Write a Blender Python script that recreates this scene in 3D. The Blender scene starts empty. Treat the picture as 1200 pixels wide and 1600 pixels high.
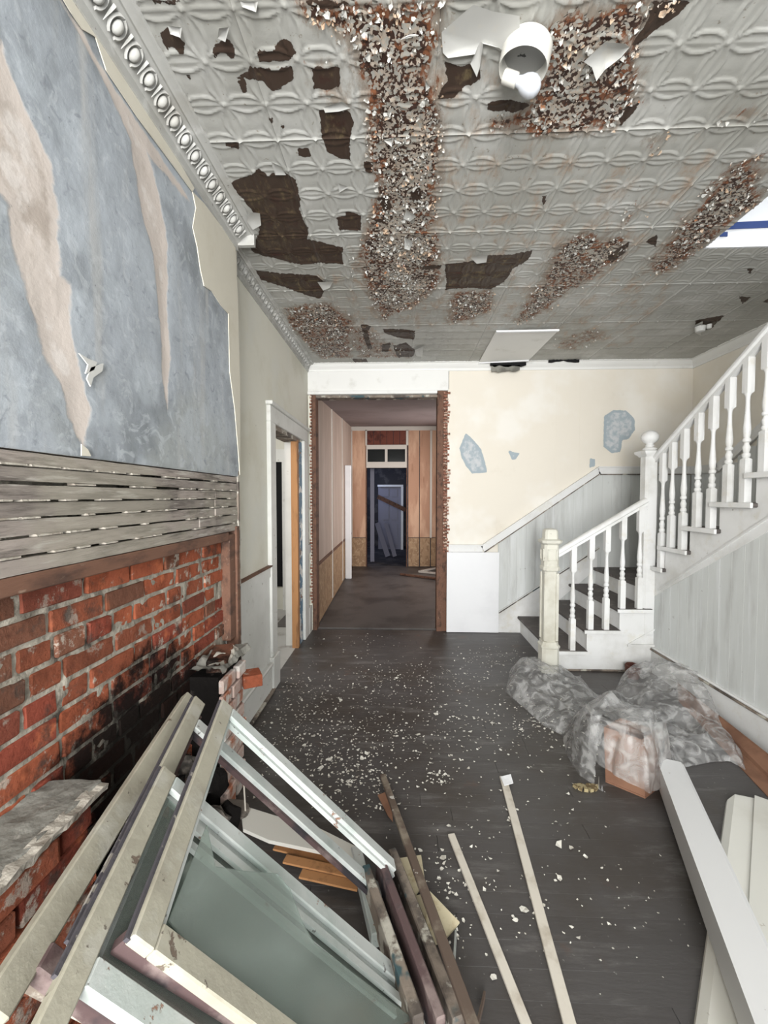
import bpy, bmesh, math, random
import numpy as np
from mathutils import Vector, Matrix, noise as mnoise
random.seed(7); rng = np.random.default_rng(7)
C = bpy.context.scene.collection
R = math.radians
# ------------------------------------------------------------------ camera
HC, F, YAW, PIT = 1.46, 650.0, R(2.1), R(-2.1)
cam_d = bpy.data.cameras.new('camera'); cam = bpy.data.objects.new('camera', cam_d); C.objects.link(cam)
cam.location = (0, 0, HC); cam.rotation_euler = (R(90) + PIT, 0, YAW)
cam_d.sensor_fit = 'VERTICAL'; cam_d.sensor_height = 36; cam_d.lens = F / 1600 * 36; cam_d.clip_start = .02
bpy.context.scene.camera = cam
# ------------------------------------------------------------------ world, lamps, exposure
sc = bpy.context.scene
sc.view_settings.view_transform = 'Standard'; sc.view_settings.look = 'None'
sc.view_settings.exposure = 0.6; sc.view_settings.gamma = 1; sc.view_settings.use_curve_mapping = False
w = bpy.data.worlds.new('world'); sc.world = w; w.use_nodes = True
w.node_tree.nodes['Background'].inputs[0].default_value = (.86, .93, 1, 1)
w.node_tree.nodes['Background'].inputs[1].default_value = .40
def area(name, loc, rot, sx, sy, power, col=(1, 1, 1), spread=180):
    l = bpy.data.lights.new(name, 'AREA'); l.shape = 'RECTANGLE'; l.size = sx; l.size_y = sy
    l.energy = power; l.color = col; l.spread = R(spread)
    o = bpy.data.objects.new(name, l); C.objects.link(o); o.location = loc; o.rotation_euler = rot; return o
area('front_door_daylight', (-.1, -1.9, 1.75), (R(94), 0, R(-3)), 1.3, 2.1, 88, (1, .99, .97), 110)
area('front_window_daylight', (2.0, -1.7, 1.5), (R(92), 0, R(20)), 1.2, 1.7, 25, (.95, .98, 1))
area('stairwell_daylight', (2.42, 1.7, 4.85), (0, 0, 0), 1.0, 1.6, 20, (.88, .94, 1))
area('side_room_daylight', (-2.6, 3.6, 2.3), (0, R(-65), 0), 1.2, 1.2, 26, (1, 1, 1))
area('back_room_daylight', (-1.5, 10.6, 2.2), (0, R(-70), R(20)), .7, .9, 12, (.6, .70, 1))
area('hall_side_daylight', (1.0, 6.9, 1.5), (0, R(90), 0), 1.8, 1.8, 26, (1, .93, .9))
# ------------------------------------------------------------------ pixel rays of the 1200x1600 frame
def ray(px, py):
    x = (px - 600) / F; z = -(py - 800) / F; y = 1.
    c, s = math.cos(PIT), math.sin(PIT); y, z = y * c - z * s, y * s + z * c
    c, s = math.cos(YAW), math.sin(YAW); return (x * c - y * s, x * s + y * c, z)
def at(px, py, X=None, Y=None, Z=None):
    r = ray(px, py); t = X / r[0] if X is not None else Y / r[1] if Y is not None else (Z - HC) / r[2]
    return Vector((t * r[0], t * r[1], HC + t * r[2]))
def fl(px, py, z=0): return at(px, py, Z=z)
# ------------------------------------------------------------------ materials
MATS = {}
def mat(name, base, layers=(), rough=.75, bump=None, coord='obj', metal=0, spec=.3, extra_bump=None):
    """base colour, then layers (colour, mask dict); masks are noise/voronoi/attribute based"""
    m = bpy.data.materials.new(name); m.use_nodes = True; nt = m.node_tree; N = nt.nodes; L = nt.links
    b = N['Principled BSDF']; b.inputs['Roughness'].default_value = rough; b.inputs['Metallic'].default_value = metal
    b.inputs['Specular IOR Level'].default_value = spec
    if coord == 'obj': src = N.new('ShaderNodeTexCoord').outputs['Object']
    else: src = N.new('ShaderNodeNewGeometry').outputs['Position']
    def mth(op, a, c=None, cl=False):
        n = N.new('ShaderNodeMath'); n.operation = op; n.use_clamp = cl
        for i, v in enumerate((a, c)):
            if v is None: continue
            if hasattr(v, 'links') or hasattr(v, 'is_linked'): L.new(v, n.inputs[i])
            else: n.inputs[i].default_value = v
        return n.outputs[0]
    def tex(d):
        v = src
        if d.get('st') or d.get('rot') or d.get('off'):
            mp = N.new('ShaderNodeMapping'); mp.inputs['Scale'].default_value = d.get('st', (1, 1, 1))
            mp.inputs['Rotation'].default_value = d.get('rot', (0, 0, 0)); mp.inputs['Location'].default_value = d.get('off', (0, 0, 0))
            L.new(v, mp.inputs[0]); v = mp.outputs[0]
        k = d.get('k', 'noise')
        if k == 'noise':
            t = N.new('ShaderNodeTexNoise'); t.inputs['Scale'].default_value = d['s']; t.inputs['Detail'].default_value = d.get('d', 4)
            t.inputs['Roughness'].default_value = d.get('r', .6); t.inputs['Distortion'].default_value = d.get('dist', 0); L.new(v, t.inputs['Vector']); return t.outputs['Fac']
        if k == 'vor':
            t = N.new('ShaderNodeTexVoronoi'); t.feature = d.get('f', 'F1'); t.inputs['Scale'].default_value = d['s']; L.new(v, t.inputs['Vector'])
            if d.get('cell'):
                sp = N.new('ShaderNodeSeparateColor'); L.new(t.outputs['Color'], sp.inputs[0]); return sp.outputs[0]
            return t.outputs['Distance']
        if k == 'wave':
            t = N.new('ShaderNodeTexWave'); t.wave_type = d.get('wt', 'BANDS'); t.bands_direction = d.get('bd', 'X'); t.inputs['Scale'].default_value = d['s']
            t.inputs['Distortion'].default_value = d.get('dist', 3); t.inputs['Detail'].default_value = d.get('d', 3); t.inputs['Detail Scale'].default_value = d.get('ds', 1.5); L.new(v, t.inputs['Vector']); return t.outputs['Fac']
        if k == 'axis':
            sp = N.new('ShaderNodeSeparateXYZ'); L.new(v, sp.inputs[0]); return sp.outputs[d['a']]
        if k == 'rand': return N.new('ShaderNodeObjectInfo').outputs['Random']
    def mask(d):
        if 'attr' in d:
            a = N.new('ShaderNodeAttribute'); a.attribute_name = d['attr']; f = a.outputs['Fac']
            if 's' in d: f = mth('ADD', f, mth('MULTIPLY', mth('SUBTRACT', tex(d), .5), d.get('amp', .5)))
        elif 'ball' in d:
            vm = N.new('ShaderNodeVectorMath'); vm.operation = 'SUBTRACT'; L.new(src, vm.inputs[0]); vm.inputs[1].default_value = d['ball'][0]
            v2 = N.new('ShaderNodeVectorMath'); v2.operation = 'DIVIDE'; L.new(vm.outputs[0], v2.inputs[0]); v2.inputs[1].default_value = d['ball'][1]
            v3 = N.new('ShaderNodeVectorMath'); v3.operation = 'LENGTH'; L.new(v2.outputs[0], v3.inputs[0])
            f = mth('ADD', mth('SUBTRACT', 1.5, v3.outputs['Value']), mth('MULTIPLY', mth('SUBTRACT', tex(d), .5), d.get('amp', .8)))
        else: f = tex(d)
        mr = N.new('ShaderNodeMapRange'); mr.interpolation_type = 'SMOOTHSTEP'; L.new(f, mr.inputs[0])
        mr.inputs[1].default_value = d.get('lo', .45); mr.inputs[2].default_value = d.get('hi', .55)
        f = mr.outputs[0]
        if d.get('op', 1) != 1: f = mth('MULTIPLY', f, d['op'])
        if 'and' in d: f = mth('MULTIPLY', f, mask(d['and']))
        return f
    col = None
    last = []
    for c, d in layers:
        mx = N.new('ShaderNodeMix'); mx.data_type = 'RGBA'
        fac = mask(d); L.new(fac, mx.inputs['Factor'])
        if col is None: mx.inputs[6].default_value = (*base, 1)
        else: L.new(col, mx.inputs[6])
        mx.inputs[7].default_value = (*c, 1); col = mx.outputs[2]
        if d.get('bump'): last.append((fac, d['bump']))
    if col is None: b.inputs['Base Color'].default_value = (*base, 1)
    else: L.new(col, b.inputs['Base Color'])
    h = None
    if bump: h = mth('MULTIPLY', tex(bump), bump.get('h', .002))
    for fac, k in last:
        t = mth('MULTIPLY', fac, k); h = t if h is None else mth('ADD', h, t)
    if h is not None:
        bn = N.new('ShaderNodeBump'); bn.inputs['Distance'].default_value = 1; bn.inputs['Strength'].default_value = 1
        L.new(h, bn.inputs['Height']); L.new(bn.outputs[0], b.inputs['Normal'])
    MATS[name] = m; return m
def g(v, t=0): return (v + t, v, v - t)
paint_w = mat('worn white paint', (.72, .725, .70), [((.42, .40, .36), dict(s=6, d=8, lo=.60, hi=.72, op=.6)), ((.26, .21, .17), dict(s=22, d=8, lo=.66, hi=.70, op=.85, bump=-.0006)), ((.50, .50, .46), dict(s=2, lo=.4, hi=.7, op=.5))], .5, dict(s=40, h=.0006))
paint_stair = mat('grimy white stair paint', (.74, .745, .74), [((.45, .44, .40), dict(s=3, d=6, lo=.45, hi=.75, op=.6)), ((.20, .17, .14), dict(s=30, d=6, lo=.70, hi=.74, op=.8)), ((.60, .57, .48), dict(s=8, lo=.55, hi=.7, op=.4))], .45, coord='pos')
paint_ivory = mat('ivory paint', (.62, .61, .54), [((.42, .39, .31), dict(s=4, d=6, lo=.5, hi=.72, op=.6)), ((.22, .18, .14), dict(s=26, d=6, lo=.69, hi=.73, op=.7))], .5)
bead_grey = mat('streaked pale grey boarding', (.60, .62, .61), [((.38, .38, .37), dict(s=3, d=5, st=(3, 3, .5), lo=.48, hi=.75, op=.6)), ((.72, .74, .75), dict(s=9, d=5, st=(2, 2, .15), lo=.52, hi=.7, op=.6)), ((.28, .27, .25), dict(s=14, lo=.70, hi=.76, op=.7))], .55, coord='pos')
tread_m = mat('dark grey brown tread paint', (.085, .075, .07), [((.17, .15, .14), dict(s=9, d=8, lo=.5, hi=.72))], .6, coord='pos')
cream_wall = mat('cream wall paper', (.76, .715, .63), [((.82, .80, .75), dict(s=1.3, lo=.45, hi=.65, op=.8)), ((.50, .44, .34), dict(s=2.2, d=8, lo=.60, hi=.80, op=.4)), ((.36, .42, .46), dict(attr='patch', s=26, amp=.35, lo=.47, hi=.53, bump=-.0015)), ((.60, .61, .62), dict(attr='patch', s=16, amp=1.3, lo=.85, hi=1.15, op=.8)), ((.24, .20, .15), dict(s=30, d=6, lo=.73, hi=.76, op=.6))], .85, dict(s=7, h=.0012), coord='pos')
green_wall = mat('yellowed pale wall paper', (.72, .71, .63), [((.62, .60, .50), dict(s=2.5, d=6, lo=.45, hi=.7, op=.7)), ((.70, .70, .64), dict(s=1.7, off=(3, 3, 3), lo=.5, hi=.65, op=.7)), ((.25, .22, .18), dict(s=22, lo=.73, hi=.77, op=.6))], .8, dict(s=5, h=.002), coord='pos')
blue_wall = mat('grey blue old wallpaper', (.34, .37, .405), [((.20, .22, .235), dict(s=1.5, d=9, r=.7, lo=.42, hi=.64, op=.9)), ((.36, .38, .37), dict(s=1.1, d=6, off=(4, 4, 4), lo=.5, hi=.65, op=.6)), ((.44, .47, .50), dict(s=13, k='noise', d=5, dist=1.8, lo=.52, hi=.64, op=.55)), ((.44, .48, .52), dict(k='vor', s=7, f='SMOOTH_F1', lo=.42, hi=.30, op=.35)), ((.19, .21, .235), dict(s=26, d=6, dist=1, lo=.56, hi=.72, op=.6)),
    ((.46, .46, .45), dict(s=2.2, d=7, st=(1, 4, .35), lo=.52, hi=.74, op=.75)),
    ((.53, .475, .435), dict(attr='patch', s=11, d=9, r=.7, amp=.8, lo=.40, hi=.60, bump=-.0008)), ((.36, .31, .27), dict(attr='patch', s=5, d=9, r=.7, amp=1.8, lo=.98, hi=1.25, op=.8)), ((.62, .58, .55), dict(attr='patch', s=9, d=8, off=(5, 1, 2), amp=1.8, lo=1.02, hi=1.2, op=.7)),
    ((.12, .13, .14), dict(s=45, d=6, lo=.68, hi=.74, op=.7))], .85, dict(s=22, d=7, h=.0022), coord='pos')
cream_sheet = mat('peeling cream paper', (.60, .57, .485), [((.50, .46, .37), dict(s=5, lo=.5, hi=.75, op=.6)), ((.2, .17, .13), dict(s=30, lo=.72, hi=.76))], .8, dict(s=6, h=.002), coord='pos')
lath_m = mat('weathered grey lath', (.32, .28, .25), [((.17, .15, .135), dict(k='rand', s=1, lo=.2, hi=1.1, op=.7)), ((.10, .085, .075), dict(s=4, d=9, r=.7, st=(6, 1, 9), lo=.43, hi=.66)), ((.43, .405, .365), dict(s=7, d=8, st=(4, .8, 8), lo=.55, hi=.68, op=.9)), ((.055, .05, .045), dict(s=6, d=8, off=(2, 2, 2), lo=.66, hi=.73)), ((.33, .31, .25), dict(s=1.6, lo=.5, hi=.6, op=.5))], .85, dict(s=8, d=10, st=(6, 1, 14), h=.005), coord='pos')
brownwood = mat('raw brown wood', (.16, .083, .055), [((.07, .04, .03), dict(s=5, d=8, st=(5, 1, 3), lo=.45, hi=.7)), ((.30, .22, .17), dict(s=12, d=8, st=(5, 1, 3), lo=.62, hi=.7, op=.6))], .75, dict(s=12, st=(5, 1, 5), h=.003), coord='pos')
SOOT = dict(ball=((-.93, 1.46, .58), (.9, .72, .46)), s=6.5, d=9, r=.72, amp=1.5)
def brickmat(n, c, off):
    return mat(n, c, [(tuple(x * .55 for x in c), dict(s=9, d=9, r=.7, lo=.45, hi=.68, off=off)), ((.52, .16, .075), dict(s=7, d=6, lo=.58, hi=.68, off=(off[1], 3, 1), op=.6)), ((.44, .40, .34), dict(s=11, d=9, r=.72, lo=.56, hi=.62, off=off, op=.8)), ((.10, .05, .035), dict(k='rand', s=1, lo=.3, hi=1.1, op=.5)),
        ((.055, .048, .042), dict(s=7, d=9, r=.72, lo=.525, hi=.66, off=(off[2], 4, 9), op=.8)), ((.009, .008, .0075), dict(SOOT, lo=.72, hi=1.08, op=.97))], .95, dict(s=34, d=9, r=.7, h=.010), coord='pos', spec=.06)
bricks_m = [brickmat('orange red brick', (.33, .098, .052), (1, 2, 3)), brickmat('dark red brick', (.25, .065, .042), (4, 1, 7)), brickmat('brown brick', (.19, .085, .055), (9, 2, 5))]
mortar_m = mat('crumbling lime mortar', (.34, .315, .265), [((.20, .18, .15), dict(s=14, d=9, lo=.45, hi=.65)), ((.08, .07, .06), dict(s=9, d=9, off=(3, 3, 3), lo=.58, hi=.68)), ((.012, .011, .010), dict(SOOT, lo=.78, hi=1.2, op=.95))], .95, dict(s=28, d=9, h=.012), coord='pos', spec=.05)
slab_m = mat('grey mortar bed', (.23, .225, .20), [((.13, .125, .11), dict(s=8, d=9, lo=.45, hi=.65)), ((.42, .40, .36), dict(s=18, d=9, lo=.62, hi=.7))], .95, dict(s=22, d=9, h=.010), coord='pos')
slab_edge = mat('pale broken mortar', (.40, .37, .32), [((.25, .22, .18), dict(s=16, d=8, lo=.5, hi=.68))], .95, dict(s=30, d=9, h=.012), coord='pos')
pierbrick = mat('painted pink brick', (.42, .17, .10), [((.55, .42, .37), dict(s=8, d=8, lo=.40, hi=.5)), ((.62, .58, .54), dict(s=9, d=8, off=(3, 1, 1), lo=.52, hi=.6)), ((.03, .026, .024), dict(s=6, d=8, off=(8, 8, 8), lo=.60, hi=.68))], .9, dict(s=30, d=9, h=.008), coord='pos')
soot_m = mat('soot', (.010, .009, .0085), [((.07, .06, .055), dict(s=12, d=9, lo=.60, hi=.70))], .95, dict(s=18, d=9, h=.015), spec=.04)
tin = mat('flaking painted tin', (.43, .43, .405), [
    ((.335, .33, .30), dict(s=1.5, d=8, lo=.42, hi=.68, op=.8)), ((.56, .56, .54), dict(s=3.3, d=4, off=(7, 1, 1), lo=.5, hi=.68, op=.55)),
    ((.20, .17, .13), dict(s=38, d=6, r=.65, lo=.645, hi=.69, op=.75)),
    ((.33, .20, .11), dict(attr='stain', s=7, d=9, r=.72, st=(1.6, .8, 1), amp=1.9, lo=.95, hi=1.45, op=.75)),
    ((.24, .19, .145), dict(attr='rust', s=12, d=9, r=.75, st=(1.6, .7, 1), amp=1.2, lo=.30, hi=.60, op=.75)),
    ((.195, .078, .038), dict(attr='rust', st=(1.5, .7, 1), s=20, d=9, r=.75, off=(8, 1, 2), amp=1.6, lo=.55, hi=.72)),
    ((.045, .024, .018), dict(attr='rust', s=26, d=9, r=.75, off=(4, 2, 1), amp=1.9, lo=.66, hi=.80)),
    ((.38, .37, .335), dict(attr='rust', k='vor', cell=True, s=80, amp=1.1, lo=1.02, hi=1.05, bump=.0022)),
    ((.42, .36, .30), dict(attr='rust', k='vor', cell=True, s=120, off=(3, 5, 1), amp=1.1, lo=1.06, hi=1.09, bump=.0018)),
    ((.050, .032, .023), dict(attr='bare', s=18, d=9, r=.68, amp=1.0, lo=.485, hi=.515, bump=-.0018)),
    ((.15, .115, .062), dict(attr='bare', s=12, d=9, r=.75, st=(2, 1, 1), amp=1.8, lo=1.0, hi=1.3, op=.85)),
    ((.045, .018, .014), dict(attr='bare', s=9, d=6, off=(3, 9, 1), amp=1.6, lo=1.05, hi=1.3, op=.85))],
    .5, dict(s=30, d=8, h=.0012), coord='pos', spec=.35)
flake_m = mat('curled paint flake', (.43, .425, .40), [((.42, .31, .22), dict(s=9, lo=.52, hi=.60)), ((.30, .14, .07), dict(s=13, lo=.58, hi=.66)), ((.78, .77, .73), dict(s=12, off=(4, 1, 1), lo=.60, hi=.66))], .7, coord='pos')
flap_m = mat('white underside of paint', (.52, .52, .50), [((.55, .53, .48), dict(s=18, lo=.55, hi=.7, op=.6))], .7)
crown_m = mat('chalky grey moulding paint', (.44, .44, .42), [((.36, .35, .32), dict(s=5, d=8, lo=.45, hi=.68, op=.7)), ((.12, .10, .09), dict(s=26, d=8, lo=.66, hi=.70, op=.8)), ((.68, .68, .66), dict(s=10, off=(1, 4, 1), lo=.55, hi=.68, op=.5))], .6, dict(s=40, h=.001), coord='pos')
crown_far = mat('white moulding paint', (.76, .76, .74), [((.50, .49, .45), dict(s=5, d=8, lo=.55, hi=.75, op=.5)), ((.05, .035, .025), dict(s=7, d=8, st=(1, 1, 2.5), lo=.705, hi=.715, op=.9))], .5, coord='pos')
floor_m = mat('worn dark floor paint', (.072, .067, .066), [((.052, .044, .038), dict(s=1.4, d=8, lo=.42, hi=.62)), ((.16, .152, .148), dict(s=3.5, d=9, r=.7, st=(.6, 2.5, 1), lo=.52, hi=.70, op=.85)), ((.11, .062, .045), dict(s=4, d=9, off=(3, 7, 1), lo=.62, hi=.72, op=.6)), ((.045, .04, .038), dict(k='rand', s=1, lo=.2, hi=1.2, op=.35)), ((.24, .235, .22), dict(s=55, d=8, lo=.66, hi=.70, op=.7))], .42, dict(s=30, d=9, st=(.4, 2, 1), h=.0016), coord='pos', spec=.45)
hallfloor_m = mat('dusty hall floor sheet', (.115, .105, .10), [((.065, .058, .055), dict(s=1.6, d=8, lo=.42, hi=.65)), ((.20, .18, .165), dict(s=30, lo=.66, hi=.70, op=.6))], .5, coord='pos')
chip_m = mat('pale paint chip', (.66, .64, .58), [((.45, .42, .36), dict(s=16, lo=.5, hi=.65))], .8, coord='pos')
ply = mat('bare plywood', (.46, .27, .18), [((.60, .39, .27), dict(s=2, d=5, st=(2, 2, .5), lo=.45, hi=.62)), ((.27, .13, .07), dict(s=3, d=8, st=(5, 5, .6), lo=.58, hi=.75, op=.7))], .7, coord='pos')
ply_dark = mat('greyish wall panel board', (.46, .37, .31), [((.56, .46, .40), dict(s=2, st=(2, 2, .5), lo=.4, hi=.7))], .6, coord='pos')
osb = mat('strand board', (.40, .27, .165), [((.31, .20, .12), dict(k='vor', cell=True, s=30, st=(1, 1, .4), lo=.4, hi=.6)), ((.46, .33, .21), dict(s=20, lo=.55, hi=.62))], .75, coord='pos')
redwood = mat('red stained boards', (.15, .045, .03), [((.07, .02, .015), dict(s=6, lo=.5, hi=.65))], .7, coord='pos')
mauve = mat('mauve grey ceiling board', (.24, .20, .20), [((.18, .145, .145), dict(s=1.2, lo=.4, hi=.7))], .7, coord='pos')
batten = mat('white batten', (.60, .57, .52), (), .6)
white_new = mat('new white board', (.80, .81, .83), [((.72, .73, .75), dict(s=3, lo=.45, hi=.7, op=.6))], .45)
beam_w = mat('white boxed post', (.66, .66, .66), [((.52, .52, .51), dict(s=2.5, d=8, lo=.5, hi=.75, op=.5)), ((.35, .33, .30), dict(s=30, lo=.71, hi=.74, op=.6))], .45)
beam_c = mat('cream faced board', (.66, .65, .60), [((.54, .52, .46), dict(s=3, d=8, lo=.5, hi=.75, op=.6)), ((.33, .28, .22), dict(s=24, lo=.70, hi=.73, op=.6))], .5)
blue_p = mat('blue painted board', (.10, .20, .30), [((.70, .70, .68), dict(s=9, d=6, lo=.52, hi=.56)), ((.22, .12, .07), dict(s=8, off=(2, 5, 1), lo=.60, hi=.63))], .6, coord='pos')
blue_line = mat('navy tape stripe', (.03, .06, .20), (), .5)
stud_m = mat('orange raw stud', (.42, .21, .09), [((.22, .11, .05), dict(s=5, d=8, st=(4, 4, .6), lo=.5, hi=.68))], .75, coord='pos')
lathends = mat('torn lath ends', (.25, .11, .075), [((.50, .40, .32), dict(s=30, d=6, lo=.52, hi=.6)), ((.06, .03, .02), dict(s=25, off=(3, 1, 5), lo=.55, hi=.62))], .9, dict(s=50, h=.004), coord='pos')
sash_c = mat('cream weathered sash paint', (.38, .36, .29), [((.27, .25, .20), dict(s=4, d=8, lo=.42, hi=.65, op=.8)), ((.46, .45, .40), dict(s=9, d=8, off=(1, 3, 1), lo=.52, hi=.68, op=.7)), ((.15, .115, .09), dict(s=9, d=9, r=.7, lo=.63, hi=.655, bump=-.0008)), ((.08, .06, .05), dict(s=40, d=6, lo=.67, hi=.71, op=.8))], .6, dict(s=40, d=8, h=.0016), coord='pos')
sash_w = mat('white sash paint over wood', (.55, .575, .56), [((.40, .45, .43), dict(s=5, d=6, lo=.42, hi=.62, op=.8)), ((.30, .17, .12), dict(s=12, d=9, r=.7, lo=.62, hi=.65, bump=-.0008)), ((.08, .07, .065), dict(s=45, d=6, lo=.66, hi=.70, op=.8))], .5, dict(s=40, d=8, h=.0014), coord='pos')
sash_d = mat('dark mauve sash edge', (.10, .065, .065), [((.22, .17, .16), dict(s=9, d=8, st=(1, 1, 1), lo=.5, hi=.66)), ((.04, .035, .04), dict(s=5, off=(2, 2, 2), lo=.5, hi=.6))], .65, dict(s=30, h=.002), coord='pos')
sash_o = mat('old grey brown sash wood', (.23, .19, .155), [((.09, .075, .065), dict(s=7, d=8, lo=.45, hi=.6)), ((.46, .44, .38), dict(s=10, d=8, off=(1, 8, 1), lo=.53, hi=.60)), ((.05, .09, .10), dict(s=5, off=(6, 2, 2), lo=.60, hi=.65))], .7, dict(s=30, h=.003), coord='pos')
putty = mat('dark glazing putty', (.07, .065, .075), [((.32, .30, .27), dict(s=22, d=8, lo=.60, hi=.64))], .8, dict(s=40, h=.003), coord='pos')
card_m = mat('brown cardboard', (.24, .125, .078), [((.16, .08, .05), dict(s=5, d=6, lo=.45, hi=.7)), ((.30, .17, .11), dict(s=3, off=(2, 2, 2), lo=.55, hi=.7))], .8, coord='pos')
paper_m = mat('yellowed board scrap', (.62, .55, .38), [((.45, .36, .22), dict(s=14, lo=.5, hi=.65)), ((.3, .2, .1), dict(s=30, lo=.68, hi=.72))], .85, coord='pos')
leaf_m = mat('dried fungus crust', (.36, .30, .17), [((.14, .10, .05), dict(s=40, lo=.48, hi=.56))], .85, coord='pos')
stick_m = mat('pale bare strip', (.60, .56, .49), [((.42, .37, .30), dict(s=8, d=8, lo=.5, hi=.7))], .65, coord='pos')
trimbrown = mat('brown strip with white specks', (.13, .095, .075), [((.28, .24, .19), dict(s=6, d=8, lo=.5, hi=.65)), ((.6, .58, .54), dict(s=14, d=6, off=(3, 1, 3), lo=.66, hi=.68))], .7, coord='pos')
porcelain = mat('white glazed porcelain', (.56, .55, .51), [((.30, .28, .25), dict(s=28, d=6, lo=.68, hi=.71))], .25, spec=.5)
canopy_in = mat('grey lamp inside', (.30, .30, .29), [((.05, .05, .05), dict(s=22, d=4, lo=.64, hi=.67))], .6)
bulb_m = mat('frosted bulb glass', (.50, .52, .56), (), .25, spec=.5)
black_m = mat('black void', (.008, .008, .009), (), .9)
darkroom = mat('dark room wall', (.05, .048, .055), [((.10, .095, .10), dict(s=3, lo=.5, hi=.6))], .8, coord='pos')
door_grey = mat('grey panelled door paint', (.20, .20, .26), (), .5)
sideroom = mat('side room plaster', (.66, .65, .58), [((.55, .54, .46), dict(s=2, lo=.45, hi=.7))], .8, coord='pos')
debris_m = mat('grey brown rubble', (.17, .15, .13), [((.40, .37, .33), dict(s=12, d=8, lo=.58, hi=.64)), ((.05, .045, .04), dict(s=8, off=(2, 2, 2), lo=.5, hi=.6))], .9, dict(s=20, d=8, h=.01), coord='pos')
def mixmat(name, alpha, tint, rough, gloss, gk=1.):
    m = bpy.data.materials.new(name); m.use_nodes = True; nt = m.node_tree; N = nt.nodes; L = nt.links
    N.remove(N['Principled BSDF']); out = N['Material Output']
    tr = N.new('ShaderNodeBsdfTransparent'); tr.inputs[0].default_value = (*tint, 1)
    gl = N.new('ShaderNodeBsdfGlossy'); gl.inputs['Roughness'].default_value = rough
    df = N.new('ShaderNodeBsdfDiffuse'); df.inputs[0].default_value = (*gloss, 1)
    lw = N.new('ShaderNodeLayerWeight'); lw.inputs[0].default_value = .35
    m1 = N.new('ShaderNodeMixShader'); m1.inputs[0].default_value = alpha; L.new(tr.outputs[0], m1.inputs[1]); L.new(df.outputs[0], m1.inputs[2])
    m2 = N.new('ShaderNodeMixShader'); mk_ = N.new('ShaderNodeMath'); mk_.operation = 'MULTIPLY'; mk_.inputs[1].default_value = gk; L.new(lw.outputs['Fresnel'], mk_.inputs[0]); L.new(mk_.outputs[0], m2.inputs[0]); L.new(m1.outputs[0], m2.inputs[1]); L.new(gl.outputs[0], m2.inputs[2])
    L.new(m2.outputs[0], out.inputs[0]); return m, m1, N, L, df
glass_m, _m1, _N, _L, _df = mixmat('dusty window glass', .30, (.86, .93, .90), .12, (.34, .38, .35), .45)
glass_dark, _m1, _N, _L, _df = mixmat('clear old glass', .03, (.8, .85, .85), .1, (.3, .3, .3), .15)
plastic_m, _m1, _N, _L, _df = mixmat('crumpled clear plastic film', .25, (.97, .97, .97), .28, (.70, .70, .69), .30)
_g = _N.new('ShaderNodeNewGeometry'); _n = _N.new('ShaderNodeTexNoise'); _n.inputs['Scale'].default_value = 13; _n.inputs['Detail'].default_value = 7; _n.inputs['Distortion'].default_value = 1.2
_r = _N.new('ShaderNodeMapRange'); _r.inputs[1].default_value = .40; _r.inputs[2].default_value = .68; _r.inputs[3].default_value = .12; _r.inputs[4].default_value = .48
_L.new(_g.outputs['Position'], _n.inputs['Vector']); _L.new(_n.outputs['Fac'], _r.inputs[0]); _L.new(_r.outputs[0], _m1.inputs[0])

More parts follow.
